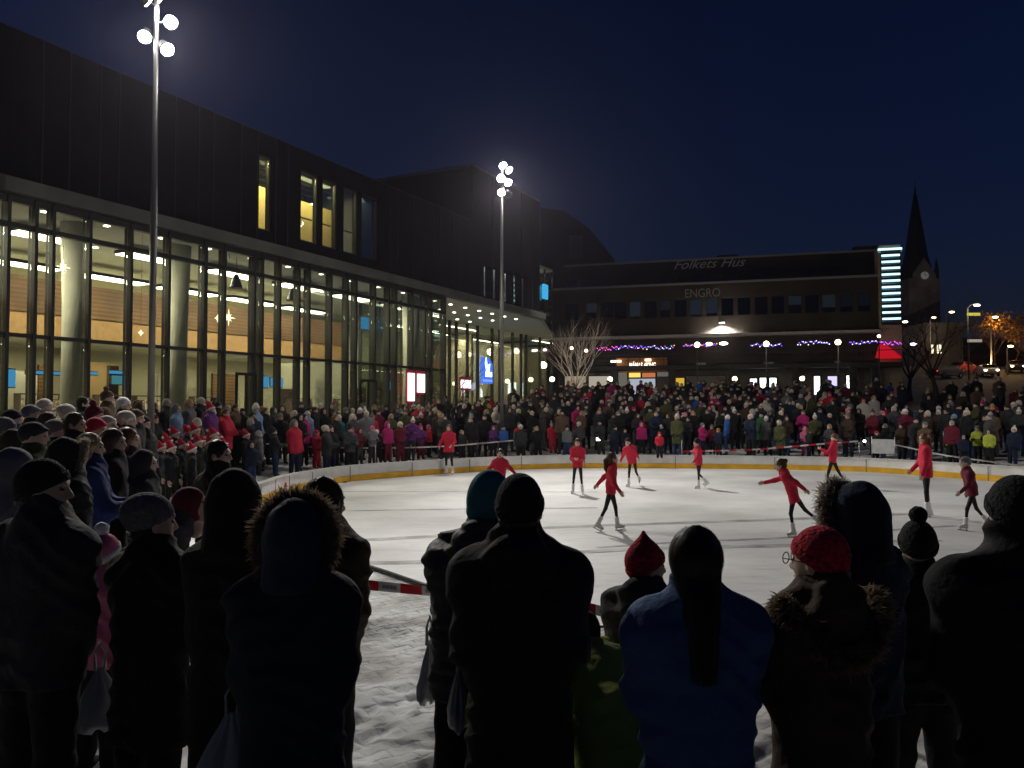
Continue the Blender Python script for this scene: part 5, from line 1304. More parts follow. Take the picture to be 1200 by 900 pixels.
# ================================================================== prototypes
PK = dict(pock=((2, 12, 38, 28), (2, 12, 38, 28)), side=((4, 9, 12, 0), (4, 9, 12, 0)), fold=((18, 14, 72, 50), (18, 14, 72, 50)), front=((28, 10, 62, 35), (28, 10, 62, 35)), phone=((20, 12, 60, 40), (58, 14, 78, 10)))
PH = .02
protos = []
def proto(H, arms, jk, legs=((2, 4, 3), (-1, 3, 2)), head=(0, 0, 0), kid=False, tk={}):
    r = rig(H=H, arms=PK[arms], legs=legs, head=head)
    root = link('person', body_mesh(r, PH, GLOVE, .6, .011)); COL.objects.unlink(root)
    ch = [link('jacket', jacket_mesh(r, None, PH, **jk), None), link('trousers', trousers_mesh(r, None, PH, boots=mat('boot_dark', (.02, .018, .016), .6), **tk), None)]
    for c in ch: COL.objects.unlink(c)
    protos.append((root, ch, r, kid, H))
proto(1.74, 'pock', dict(b=.03, length=.08, seed=1)); proto(1.72, 'side', dict(b=.028, length=.18, seed=2)); proto(1.70, 'fold', dict(b=.03, length=.1, seed=3), head=(12, 0, 0))
proto(1.66, 'pock', dict(b=.03, length=.36, flare=.03, seed=4), head=(-10, 0, 0)); proto(1.76, 'side', dict(b=.045, length=.08, puff=.012, hood=.03, seed=5)); proto(1.68, 'front', dict(b=.035, length=.22, hood=.02, seed=6), head=(0, -10, 0))
proto(1.73, 'phone', dict(b=.03, length=.1, seed=7))
proto(1.22, 'side', dict(b=.035, length=.08, seed=8), kid=True, tk=dict(b=.028)); proto(1.30, 'front', dict(b=.035, length=.10, hood=.02, seed=9), kid=True, tk=dict(b=.025)); proto(1.12, 'pock', dict(b=.04, length=.06, seed=10), kid=True, tk=dict(b=.035))
AD = [0, 1, 2, 3, 4, 5, 6]; KD = [7, 8, 9]
n_people = 0
def place(pi, x, y, yaw, scale, jc, tc, hk, hm, trim, label, group, z=None):
    global n_people; n_people += 1
    root, ch, r, kid, H = protos[pi]
    c = root.copy(); COL.objects.link(c); c.location = (x, y, g1(x, y) if z is None else z); c.rotation_euler = (0, 0, yaw); c.scale = (scale,) * 3
    tag(c, label, 'person', group)
    for o, m in zip(ch, (jc, tc)):
        d = o.copy(); COL.objects.link(d); d.parent = c; slot(d, m)
    h = bpy.data.objects.new(part_name(hk), hat_mesh(hk, .014)); COL.objects.link(h); h.parent = c; h.matrix_local = r.HM
    h.material_slots[0].link = 'OBJECT'; h.material_slots[0].material = hm
    if len(h.material_slots) > 1: h.material_slots[1].link = 'OBJECT'; h.material_slots[1].material = trim or hm
    return c
def face_to(x, y, tx=4.5, ty=20.5): return math.atan2(-(tx - x), ty - y)
rc_ = random.Random(42)
JW = [('black', 30), ('charcoal', 20), ('dark grey', 10), ('navy', 12), ('dark brown', 7), ('brown', 4), ('grey', 3), ('red', 2.0), ('burgundy', 3.5), ('magenta', 1.0), ('pink', .5), ('blue', .8), ('light blue', .4), ('teal', .6), ('mustard', .5), ('cream', 1.8), ('olive', 3), ('green', .5), ('purple', 1.0)]
HWT = [('black', 8), ('charcoal', 5), ('grey', 12), ('cream', 13), ('white', 8), ('red', 3), ('pink', 3), ('navy', 4), ('brown', 5), ('mustard', 1.5), ('magenta', 1.5), ('light blue', 1.5)]
TW = [('black', 12), ('charcoal', 6), ('navy', 5), ('denim', 4), ('dark grey', 3)]
def pick(W): 
    t = rc_.uniform(0, sum(w for _, w in W))
    for k, w in W:
        t -= w
        if t <= 0: return k
    return W[0][0]
def headgear():
    u = rc_.random()
    if u < .62:
        k = rc_.choice(['beanie', 'beanie', 'pom', 'slouch', 'pom', 'tall', 'earflap']); c = pick(HWT); tr_ = c
        if k == 'pom' and rc_.random() < .5: tr_ = rc_.choice(['cream', 'white', 'grey'])
        return k, CM[c], CM[tr_], f'{c} ' + {'beanie': 'beanie', 'pom': 'bobble hat', 'slouch': 'slouchy hat', 'tall': 'tall knit hat', 'earflap': 'earflap hat'}[k], c
    if u < .74: c = pick(JW); return 'hood', CM[c], None, f'{c} hood up', c
    k = rc_.choice(['short', 'long', 'bob', 'short']); c = rc_.choice(list(HAIR)); return k, HAIR[c], None, f'{k} {c} hair', c
ORD = ['first', 'second', 'third', 'fourth', 'fifth', 'sixth', 'seventh', 'eighth', 'ninth', 'tenth']
for_ = 0
LM = [(-99, 'near the first column'), (110, 'by the tall flood mast'), (215, 'near the hall door'), (330, 'below the hall glazing'), (395, 'below the second hall door'), (450, 'left of the lit red poster'), (505, 'below the blue sign'), (575, 'under the far flood mast'), (622, 'behind the steel barrier'),
      (668, 'below the frosted tree'), (715, 'below the takeaway sign'), (785, 'below the gallery lamps'), (835, 'below the wall flood'), (892, 'below the bright shop windows'), (932, 'below the lone low globe lamp'), (965, 'below the violet shop window'), (1012, 'below the red awning'), (1058, 'below the church'), (1105, 'below the plated street lamp'), (1155, 'at the far right end')]
def landmark(px):
    t = LM[0][1]
    for x, s in LM:
        if px >= x: t = s
    return t
# ================================================================== named spectators (front of the crowd, left group)
done = []
def spec(px, py, z, H, kid, pi, jc, tc, hk, hm, trim, label, group='spectators behind the rink board', yaw=None, hand=None):
    p = on_ground(px, py, z) if z < 5 else at(px, py, z); R0 = protos[pi]
    if z > 5: z = g1(p.x, p.y); H = p.z - z
    done.append((p.x, p.y))
    return place(pi, p.x, p.y, face_to(p.x, p.y) if yaw is None else yaw, H / R0[4], CM[jc], CM[tc], hk, hm, trim, label, group, z=z)
spec(325, 547, .42, 1.50, 0, 0, 'red', 'denim', 'short', HAIR['brown'], None, 'person in red jacket and blue jeans standing in front of the hall, hands in pockets')
spec(371, 548, .42, 1.14, 1, 9, 'red', 'red', 'beanie', CM['red'], CM['red'], 'small child in red snowsuit and red hat nearest to the board at left')
spec(385.5, 545, .42, 1.2, 1, 7, 'bright yellow', 'black', 'beanie', CM['charcoal'], None, 'child in bright yellow vest beside the child in red snowsuit')
spec(397, 543.5, .42, 1.66, 0, 3, 'teal', 'navy', 'slouch', CM['cream'], None, 'adult in dark teal coat and cream hat behind the yellow vest child')
spec(412, 544.5, .42, 1.22, 1, 7, 'magenta', 'black', 'beanie', CM['red'], None, 'child in magenta jacket with red hat, left one of a close pair')
spec(421, 544.5, .42, 1.20, 1, 8, 'burgundy', 'dark grey', 'hood', CM['burgundy'], None, 'child in burgundy hooded jacket, right one of a close pair')
spec(436, 544, .42, 1.26, 1, 8, 'grey', 'charcoal', 'beanie', CM['pink'], None, 'child in grey patterned jacket and pink hat at the board')
spec(454, 542, .42, 1.36, 1, 7, 'magenta', 'burgundy', 'hood', CM['magenta'], None, 'child in magenta snowsuit with hood up at the board')
spec(469, 541, .42, 1.36, 1, 9, 'burgundy', 'burgundy', 'beanie', CM['cream'], None, 'child in burgundy snowsuit and cream hat at the board')
spec(493, 538.5, .42, 1.25, 1, 8, 'purple', 'burgundy', 'pom', CM['magenta'], CM['magenta'], 'child in purple jacket and magenta bobble hat left of the first skater')
spec(552, 536, .42, 1.15, 1, 7, 'bright yellow', 'black', 'beanie', CM['red'], CM['red'], 'child in bright yellow vest and red hat right of the first skater')
spec(578, 536, .42, 1.2, 1, 8, 'purple', 'black', 'hood', CM['purple'], None, 'child in purple hooded jacket left of the steel barrier')
spec(590, 536, .42, 1.2, 1, 7, 'blue', 'black', 'beanie', CM['navy'], None, 'child in blue jacket just left of the steel barrier')
spec(347, 486, 26.8, 1.5, 0, 2, 'orange', 'orange', 'short', HAIR['grey'], None, 'person in bright orange red snowsuit among dark coats in front of the hall')
spec(361, 483, 27.2, 1.45, 0, 1, 'light blue', 'navy', 'slouch', CM['white'], None, 'person in pale blue jacket and white hat beside the orange snowsuit')
spec(943.5, 535, .42, 1.12, 1, 9, 'pink', 'pink', 'hood', CM['pink'], None, 'small child all in pink at the board below the globe lamp')
spec(1116, 542, .42, 1.2, 1, 7, 'bright yellow', 'black', 'beanie', CM['charcoal'], None, 'child in bright yellow vest at right, leftmost of three vests')
spec(1146, 543, .42, 1.26, 1, 8, 'bright yellow', 'black', 'beanie', CM['grey'], None, 'child in bright yellow vest at right, middle of three vests')
spec(1160, 545, .42, 1.15, 1, 9, 'bright yellow', 'black', 'hood', CM['charcoal'], None, 'child in bright yellow vest at right, rightmost of three vests')
spec(752, 533, .42, 1.3, 1, 7, 'magenta', 'black', 'hood', CM['magenta'], None, 'child in magenta hooded jacket at the board right of the middle skaters')
spec(773, 537, .42, .95, 1, 9, 'red', 'black', 'beanie', CM['red'], None, 'very small child in red at the board below the pair of lamps')
spec(760, 483, 35.5, 1.70, 0, 4, 'red', 'black', 'beanie', CM['black'], None, 'adult in red puffer jacket standing behind the very small red child')
spec(835, 476, 36.5, 1.68, 0, 5, 'cream', 'charcoal', 'hood', CM['cream'], None, 'adult in cream hooded coat right of the rightmost middle skater')
# santa hat skaters waiting on the left
SH = 'skaters in santa hats waiting left of the rink'
skate_w = mat('skate_white', (.75, .74, .72), .4); steel = MATS['steel']
rs_ = rig(H=1.55, arms=PK['side'], legs=((4, 4, 6), (-2, 4, 4)))
santa_boots = [(boot_geo(rs_, i, .014, True)) for i in (0, 1)]
_pr = (link('person', body_mesh(rs_, PH, SKIN, .4, .011)), [link('jacket', jacket_mesh(rs_, None, PH, b=.008, length=.04, seed=3), None), link('trousers', trousers_mesh(rs_, None, PH, b=.0, low=.3), None)])
for i in (0, 1):
    o = boot_obj(rs_, i, skate_w, _pr[0], .014, True, steel)
sk_tpl = [(c, c.children[0]) for c in _pr[0].children]
for o in [_pr[0]] + _pr[1] + [x for t in sk_tpl for x in t]: COL.objects.unlink(o)
protos.append((_pr[0], _pr[1], rs_, False, 1.55)); SP = len(protos) - 1
sant = [(188, 600, 'leftmost of the group, beside the dark child'), (200, 606, 'nearest the tall flood mast in front'), (196, 596, 'half hidden behind the two leftmost'), (224, 604, 'nearest the rink, white skates showing'), (213, 592, 'in the middle of the group'), (232, 593, 'behind the one nearest the rink'), (237, 585, 'at the back beside the grey coat'), (246, 590, 'right of the one nearest the rink'), (256, 580, 'at the back right of the group'), (262, 588, 'rightmost of the tight group'), (288, 573, 'alone further right in a dark long jacket'), (176, 590, 'at the back left of the group'), (208, 581, 'at the back under the flood mast'), (190, 584, 'tall one at the back left'), (204, 588, 'tall one in the second row'), (219, 585, 'tall one at the back centre'), (228, 586, 'tall one left of the vivid red jacket'), (250, 590, 'tall one at the right of the group')]
for i, (px, py, lab) in enumerate(sant):
    p = on_ground(px, py, .02); done.append((p.x, p.y))
    c = place(SP, p.x, p.y, face_to(p.x, p.y, 4, 18) + rc_.uniform(-.5, .5), rc_.uniform(.94, 1.06) * (1.1 if i > 12 else 1), CM['black'] if i % 4 else CM['charcoal'], CM['black'], 'santa', CM['red'], CM['white'], 'skater in dark clothes and red santa hat, ' + lab, SH, z=.035)
    for b_, bl in sk_tpl:
        nb = b_.copy(); COL.objects.link(nb); nb.parent = c; k = bl.copy(); COL.objects.link(k); k.parent = nb
p = on_ground(303, 572, .02); done.append((p.x, p.y))
place(1, p.x, p.y, -1.2, .95, CM['grey'], CM['charcoal'], 'short', HAIR['grey'], None, 'person in grey coat and white scarf left of the board end', SH, z=.03)
# left spectators: px, top y, distance
LS = [(40, 494, 7.4, 0, 'olive', 'cap', 'charcoal', 'man in dark cap and olive jacket seen in profile behind the grey hood', -70), (37, 474, 11.5, 1, 'charcoal', 'cap', 'grey', 'man in grey flat cap at far left before the hall', -60), (53, 468, 13, 2, 'navy', 'beanie', 'cream', 'person in cream beanie left of the first column', -65),
      (57, 484, 10.5, 4, 'blue', 'short', 'brown', 'person in bright blue jacket with short brown hair', -70), (80, 475, 12.2, 1, 'dark grey', 'slouch', 'cream', 'person in pale slouchy hat below the first column', -60), (88, 485, 9.2, 0, 'black', 'short', 'brown', 'man with short brown hair and black coat in profile', -75),
      (111, 476, 11.5, 2, 'burgundy', 'pom', 'burgundy', 'person in dark red bobble hat left of the flood mast', -70), (113, 491, 9.6, 3, 'dark grey', 'beanie', 'red', 'person in bright red beanie with grey scarf', -70), (126, 458, 15, 1, 'brown', 'pom', 'brown', 'raised person in brown behind the dark red bobble hat', -70), (145, 466, 14, 0, 'black', 'beanie', 'white', 'person in white hat left of the flood mast', -75),
      (128, 488, 10.6, 5, 'black', 'beanie', 'cream', 'person in pale beanie behind the long brown hair', -80), (133, 505, 8.3, 3, 'black', 'long', 'brown', 'woman with long brown hair and black coat in profile', -65), (150, 503, 8.9, 1, 'charcoal', 'bob', 'auburn', 'woman with auburn bob right of the long brown hair', -75), (150, 483, 12, 2, 'brown', 'slouch', 'cream', 'person in cream slouchy hat near the flood mast foot', -80),
      (160, 480, 12.8, 0, 'charcoal', 'beanie', 'brown', 'person in brown beanie beside the flood mast', -80), (168, 487, 13.0, 4, 'black', 'beanie', 'black', 'person in black puffer and black beanie by the mast', -90), (180, 486, 19.5, 1, 'black', 'beanie', 'burgundy', 'person in burgundy beanie behind the santa hats', -90), (22, 505, 8.5, 5, 'dark brown', 'hood', 'dark brown', 'person in dark brown hood at the left edge', -60),
      (6, 490, 9, 1, 'charcoal', 'beanie', 'grey', 'person in grey beanie cut by the left edge', -60), (15, 480, 11, 4, 'navy', 'beanie', 'black', 'person in navy puffer and black beanie at far left', -60), (68, 494, 10.0, 3, 'charcoal', 'slouch', 'grey', 'person in grey slouchy hat behind the dark fur hood', -70), (98, 466, 15.5, 2, 'black', 'short', 'dark', 'person with short dark hair before the first column', -80),
      (196, 468, 22, 1, 'charcoal', 'short', 'grey', 'grey haired person right of the flood mast', -90), (222, 468, 22.5, 0, 'grey', 'long', 'blond', 'person with long blond hair and grey coat before the hall', -90), (207, 474, 21.5, 3, 'light blue', 'hood', 'grey', 'person in pale coat and grey hood behind santa hats', -95), (247, 474, 22, 4, 'purple', 'santa', 'red', 'adult in purple jacket and santa hat near the hall door', -100),
      (265, 480, 22.5, 5, 'red', 'short', 'auburn', 'person in vivid red jacket with auburn hair near the hall door', -100), (236, 466, 23.5, 2, 'black', 'beanie', 'cream', 'person in cream beanie left of the hall door', -100), (276, 474, 24, 1, 'brown', 'short', 'brown', 'brown haired person right of the vivid red jacket', -100), (300, 474, 24.5, 3, 'light blue', 'beanie', 'white', 'person in pale blue and white hat right of the hall door', -110), (311, 478, 25, 0, 'black', 'bob', 'brown', 'person with brown bob at the hall door', -110)]
for px, ty, Y, pi, jc, hk, hc, lab, yw in LS:
    p = at(px, ty, Y); z = g1(p.x, p.y); Hh = p.z - z - (.03 if hk not in ('short', 'long', 'bob') else .015); done.append((p.x, p.y)); up_ = 0
    if Hh > 1.92: up_ = Hh - 1.9; Hh = 1.9
    place(pi, p.x, p.y, R(yw) + rc_.uniform(-.2, .2), Hh / protos[pi][4], CM[jc], CM['black'], hk, HAIR[hc] if hk in ('short', 'long', 'bob') else CM[hc], CM['white'] if hk == 'santa' else None, lab, 'spectators on the left side', z=z + up_)
# ================================================================== the packed rows
MAXP = 300; RESERVED = 34
arc = [Vector(p) for p in catmull(FAR, 40)]
rows = []
def facade_depth(x, y): return (Vector((x, y, 0)) - PF).dot(NI)
for k in range(22):
    d = 1.4 + .74 * k; nxt = 0.0; acc = 0.0
    for i in range(1, len(arc) - 1):
        t = (arc[i + 1] - arc[i - 1]).normalized(); q = Vector((-t.y, t.x, 0))
        pos = arc[i] + q * d; acc += (pos - (arc[i - 1] + q * d)).length if i > 1 else 0
        if acc < nxt: continue
        nxt = acc + (.50 if k < 2 else .53) * rc_.uniform(.85, 1.3) * (.82 if pos.x < -1.5 else 1)
        x, y = pos.x + rc_.gauss(0, .14), pos.y + rc_.gauss(0, .27)
        z = g1(x, y); px, py = to_px((x, y, z + 1.5))
        if px < 180 or px > 1225 or y < 21.5: continue
        if facade_depth(x, y) > -.9 and y < 50: continue
        if min((x - a) ** 2 + (y - b) ** 2 for a, b in done) < .16: continue
        if (x - B2.x) ** 2 + (y - B2.y) ** 2 < .2 or (x - B1.x) ** 2 + (y - B1.y) ** 2 < .2: continue
        if k < 2 and px > 1012 and px < 1056 and d < 1.3: continue
        done.append((x, y)); rows.append((k, x, y, z, px))
# a few more right at the glass on the left
rows.sort(key=lambda r: (r[2] if r[4] > 330 else r[2] - 6))
N_IND = MAXP - RESERVED - n_people
ind, rest = rows[:N_IND], rows[N_IND:]
RN = ['at the board', 'second row', 'third row', 'fourth row', 'fifth row', 'sixth row', 'seventh row', 'eighth row', 'ninth row']
recs = []
for k, x, y, z, px in ind:
    kid = (rc_.random() < (.55 if k == 0 else .22 if k == 1 else .03))
    pi = rc_.choice(KD if kid else AD); jc = pick(JW); tc = pick(TW); hk, hm, tr_, hlab, hc = headgear()
    if kid and rc_.random() < .25: jc = rc_.choice(['magenta', 'burgundy', 'red', 'purple', 'blue', 'pink', 'navy']); tc = jc if rc_.random() < .4 else tc
    if hk == 'hood': hm = CM[jc]; hlab = 'hood up'
    o = place(pi, x, y, face_to(x, y) + rc_.gauss(0, .6), rc_.uniform(.90, 1.07), CM[jc], CM[tc], hk, hm, tr_, '', 'spectators behind the rink board', z=z)
    o.rotation_euler[0] = rc_.gauss(0, .04); o.rotation_euler[1] = rc_.gauss(0, .045)
    if len(hlab.split()) > 2 and len(jc.split()) > 1: hlab = hlab.split()[-1] if 'hair' not in hlab else hlab
    recs.append((o, px, f"{'child' if kid else 'spectator'} in {jc}" + (f" jacket, {hlab}" if kid else f" jacket and {hlab}" if 'hood' not in hlab else ' jacket with hood up'), RN[min(k, 8)], landmark(px)))
by = {}
for r_ in recs: by.setdefault((r_[2], r_[4]), []).append(r_)
for (b_, lm), L in by.items():
    L.sort(key=lambda r: r[1])
    for i, r_ in enumerate(L):
        if len(L) == 1: r_[0]['label'] = f'{b_}, {lm}'
        elif len({q[3] for q in L}) == len(L): r_[0]['label'] = f'{b_}, {r_[3]}, {lm}'
        else: r_[0]['label'] = f'{b_}, {lm}, {ORD[i]} from left'
# ---- the rest of the crowd: hundreds in the dark back rows
for i in range(60):             # people standing on the raised strip at the foot of the glass
    for dd in (1.15, 1.75, 2.35, 2.95, 3.5):
        q = PF + UF * (-9 + i * .46 + rc_.gauss(0, .1)) + NI * -(dd + rc_.gauss(0, .1)); px, py = to_px((q.x, q.y, 2.2))
        if px < 40 or px > 520 or q.y < 14 or rc_.random() < .12 or min((q.x - a) ** 2 + (q.y - b) ** 2 for a, b in done) < .17: continue
        if (q.x - B1.x) ** 2 + (q.y - B1.y) ** 2 < .3: continue
        done.append((q.x, q.y)); rest.append((9, q.x, q.y, g1(q.x, q.y), px))
LOW = []
for pi in (0, 1, 4, 5):
    R0 = protos[pi]; r = R0[2]
    def arrs(me):
        v = np.empty(len(me.vertices) * 3, f4); me.vertices.foreach_get('co', v); q = np.empty(len(me.loops), np.int32); me.loops.foreach_get('vertex_index', q)
        return v.reshape(-1, 3), q.reshape(-1, 4)
    hv, hq, hm_ = head_geo(.02)
    jv, jq = arrs(jacket_mesh(r, None, .045, b=.045, length=.15)); tv, tq = arrs(trousers_mesh(r, None, .045))
    LOW.append((r, hv, hq, jv, jq, tv, tq))
pal = [SKIN] + [CM[c] for c in ('black', 'charcoal', 'navy', 'dark grey', 'dark brown', 'burgundy', 'red', 'olive', 'cream', 'grey', 'brown', 'white', 'blue', 'magenta')] + [HAIR['brown'], HAIR['dark'], HAIR['blond']]
JI = [1] * 8 + [2] * 7 + [3] * 4 + [4] * 3 + [5] * 3 + [6, 6, 7, 8, 8, 9, 10, 11, 13, 14]; HI = [1, 1, 2, 9, 9, 10, 10, 11, 12, 4, 7, 15, 15, 16, 16, 17]
parts = []
for k, x, y, z, px in rest:
    r, hv, hq, jv, jq, tv, tq = rc_.choice(LOW); s = rc_.uniform(.94, 1.08)
    M = Matrix.Translation((x, y, z)) @ Matrix.Rotation(face_to(x, y) + rc_.gauss(0, .6), 4, 'Z') @ Matrix.Scale(s, 4); MH = M @ r.HM
    gv, gq, _ = hat_geo(rc_.choice(['beanie', 'short', 'long', 'slouch', 'beanie', 'hood']), .02)
    parts += [(xf(hv, MH), hq, 0), (xf(gv, MH), gq, rc_.choice(HI)), (xf(jv, M), jq, rc_.choice(JI)), (xf(tv, M), tq, rc_.choice([1, 2, 3]))]
if parts:
    o = link('crowd', mesh_np('crowd', *join(parts), mats=pal)); tag(o, 'packed dark crowd filling the back rows below the shops', 'crowd', kind='stuff')
print([o['label'] for o in bpy.data.objects if o.get('label') and len(o['label'].split()) > 16])
print('PEOPLE', n_people, 'rest', len(rest))
KN = mat('knit_red', (.50, .02, .045), .95, bump=1.0, bscale=75, var=.35, vscale=45)
KB = mat('knit_black', (.013, .013, .015), .95, bump=1.0, bscale=75)
KG = mat('knit_grey', (.17, .16, .16), .95, bump=1.0, bscale=75, var=.2, vscale=40)
# ================================================================== skaters on the ice
RJ = CM['red']; LEG = cl('legging_black', (.012, .012, .013), .6)
def skater(px, py, H, yaw, label, legs, arms, fwd=0, side=0, head=(0, 0, 0), hats=(), jk={}, hand=SKIN, foot=None, jm=None):
    p = on_ground(px, py, .05)
    kw = dict(H=H, legs=legs, arms=arms, fwd=fwd, side=side, head=head, foot=foot)
    return person((p.x, p.y, .05), R(yaw), H, label, 'skaters in red jackets on the ice', jm or RJ, LEG, kw, dict(dict(b=.012, length=.10, collar=.02, fold=.003), **jk), hats, hand, .018, skate=(skate_w, steel), tk=dict(b=-.010, low=.28, fold=.0), curl=.35)
hd = HAIR['dark']; hb = HAIR['brown']
skater(526, 555, 1.70, 165, 'skater in red jacket and black skirt gliding along the far board, left of the others', ((6, 5, 10), (-8, 5, 6)), ((20, 20, 40, 20), (15, 25, 30, 10)), hats=(('bob', HAIR['auburn']),), jk=dict(length=.16, flare=.03))
skater(586, 592, 1.28, 175, 'skater in red jacket with arms spread, mostly hidden behind the teal hat', ((10, 8, 20), (-5, 8, 10)), ((5, 42, 10, 0), (5, 42, 10, 0)), hats=(('short', hd),))
skater(677, 577, 1.42, 168, 'skater in red jacket and black cap standing facing the camera, hands together', ((2, 5, 2), (-2, 6, 2)), ((18, 6, 70, 45), (18, 6, 70, 45)), hats=(('long', HAIR['auburn']), ('cap', CM['black'])))
skater(716, 620, 1.40, -100, 'skater in red jacket striding right with one arm trailing, nearest to the couple', ((14, 3, 8), (-16, 3, 10)), ((-48, 16, 6, 0), (10, 12, 25, 0)), 4, hats=(('ponytail', hb),), head=(20, -8, 0))
skater(741, 569, 1.38, 150, 'skater in red jacket and dark beanie leaning over one straight leg behind the striding one', ((-18, 2, 30), (8, 2, 4)), ((30, 34, 20, 0), (-20, 28, 10, 0)), 14, 8, hats=(('beanie', KB),))
skater(819, 571, 1.34, 100, 'skater in red jacket gliding left on one foot, right of the middle group', ((6, 2, 4), (-6, 3, 40)), ((25, 14, 20, 0), (-12, 12, 10, 0)), 5, hats=(('short', hd), ('tall', CM['black'])))
skater(931, 626, 1.36, 70, 'skater in long red jacket with both arms spread wide, bending forward', ((10, 5, 18), (-34, 6, 16)), ((-58, 16, 6, 0), (66, 14, 8, 0)), 24, 6, hats=(('bun', hb),), jk=dict(length=.20, flare=.02))
skater(976, 570, 1.55, 60, 'skater in bright red jacket with white scarf lunging with legs apart', ((14, 16, 6), (-20, 20, 6)), ((35, 14, 80, 20), (20, 14, 60, 20)), -6, hats=(('beanie', HAIR['auburn']),))
skater(1086, 603, 1.72, 75, 'tall skater in red jacket with red hair standing upright at right', ((3, 3, 4), (-4, 4, 3)), ((6, 8, 12, 0), (14, 8, 30, 15)), 2, hats=(('long', HAIR['auburn']),), jk=dict(length=.14), head=(15, 0, 0))
skater(1140, 619, 1.34, 80, 'skater in dark red jacket and grey hat gliding left near the right edge', ((22, 4, 14), (-18, 4, 20)), ((14, 14, 30, 10), (-20, 18, 20, 0)), 12, hats=(('beanie', CM['grey']),), jm=CM['burgundy'])
# ================================================================== foreground spectators, seen from behind
FG = 'spectators in the foreground'

def front(px, ty, Y, yaw, label, jc, kw={}, jk={}, hats=(), tc='black', hatk=.03, Hmax=None, boots=True, hand=GLOVE, tk={}):
    p = at(px, ty, Y); z = g1(p.x, p.y); H = p.z - z - hatk
    k = dict(H=H, legs=((1, 5, 2), (-2, 4, 2)), arms=((4, 4, 34, 36), (4, 4, 34, 36))); k.update(kw)
    jk = dict(dict(fold=.0115), **jk)
    root, r = person((p.x, p.y, z), R(yaw), H, label, FG, CM[jc] if isinstance(jc, str) else jc, CM[tc], k, jk, hats, hand, .0135, CM['black'] if boots else None, tk=dict(dict(b=.022), **tk))
    return root, r
def ruff(root, r, m, rx=.135, rz=.15, n=1600, L=.055, y=.09, back=-.25, cz=0., seed=1):
    return link('fur_trim', fur_mesh(ruff_pts(rx, rz, y, back, cz), n, L, m, seed=seed), root, mat4=r.HM)
def collar_fur(root, r, m, w=.19, drop=.13, n=1500, L=.05, seed=3, up=.03):
    P = []; s = r.s
    for k in range(31):
        a = -math.pi * .62 + 2 * math.pi * .62 * k / 30
        c = r.N + r.right * w * math.sin(a) * s + V3(0, -1, 0) * (.13 + .06 * math.cos(a)) * s * math.cos(a * .7) + V3(0, 0, up - drop * math.cos(a) ** 2 * (1 if abs(a) < 1.2 else .6))
        P.append((c, nrm([math.sin(a) * .8, -.7, .3])))
    return link('fur_trim', fur_mesh(P, n, L, m, seed=seed), root)
front(52, 538, 3.6, -22, 'man in black beanie and dark grey jacket, face turned right, at far left', 'charcoal', dict(head=(-52, 0, 0), sw=1.06), dict(b=.04, length=.12, collar=.09, seed=1), (('beanie', KB), ('nape', HAIR['dark'])))
front(179, 583, 3.75, -25, 'person in slouchy grey knit hat and long black coat in the left foreground', 'black', dict(head=(-25, 0, 0)), dict(b=.03, length=.38, flare=.02, seed=2, collar=.05), (('slouch', KG), ('nape', HAIR['dark'])))
front(277, 553, 3.4, -12, 'tall person in black jacket with smooth black hood up', 'black', dict(sw=.84), dict(b=.022, length=.34, seed=3), (('hood', CM['black']),))
r_, rg = front(345, 590, 3.02, 4, 'person in navy parka with fur edged hood up, left of the centre gap', cl('parka_navy', (.014, .018, .034)), dict(sw=.92), dict(b=.036, length=.20, seed=4), (('hood', cl('hood_navy', (.02, .026, .05))),))
ruff(r_, rg, FUR, .116, .133, 3600, .050, .03, -.30)
r_, rg = front(381, 567, 4.05, -30, 'woman with brown hair and fur collar partly behind the fur hooded parka', 'dark brown', dict(head=(-15, 0, 0), sw=1.0), dict(b=.04, length=.14, puff=.008, hood=.03, seed=5), (('bob', HAIR['brown']),), hatk=.01)
collar_fur(r_, rg, FUR, .16, .10, 1500, .04)
link('hair_strands', strands(rg, 2600, HAIR['brown'], .15, 8), r_, mat4=rg.HM)
front(609, 556, 3.1, -2, 'tall broad man in long black coat and black knit beanie at the centre', 'black', dict(sw=1.04, head=(-6, 0, 0)), dict(b=.036, length=.46, flare=.01, collar=.06, hood=.02, seed=6), (('beanie', KB), ('nape', HAIR['dark'])))
front(560, 552, 3.5, -18, 'person in black quilted puffer and teal hat leaning behind the broad man', cl('puffer', (.045, .045, .048), .6), dict(sw=1.02, side=5, head=(-25, 0, 8), arms=PK['front']), dict(b=.05, length=.12, puff=.018, puffs=.062, hood=.05, collar=.08, seed=7), (('tall', CM['teal']),), hatk=.06)
r_, rg = front(757, 625, 3.95, -35, 'child in pointed red knit hat and dark jacket with yellow patches', 'charcoal', dict(head=(-35, 0, 0), sw=1.1), dict(b=.045, length=.08, hood=.05, collar=.06, seed=8), (('pointed', KN, KN),), hatk=.10)
for a, b in (((-.20, -.13, -.28), (-.11, -.17, -.16)), ((-.24, -.05, -.34), (-.21, -.12, -.40))):
    c = np.array(rg.N)
    S_ = SDF(); S_.ell(c + np.array([(a[0] + b[0]) / 2, (a[1] + b[1]) / 2, (a[2] + b[2]) / 2]), (.055, .03, .045))
    V, Q = S_.mesh(.01); link('yellow_patch', mesh_np('yellow_patch', V, Q, None, [CM['bright yellow']]), r_)
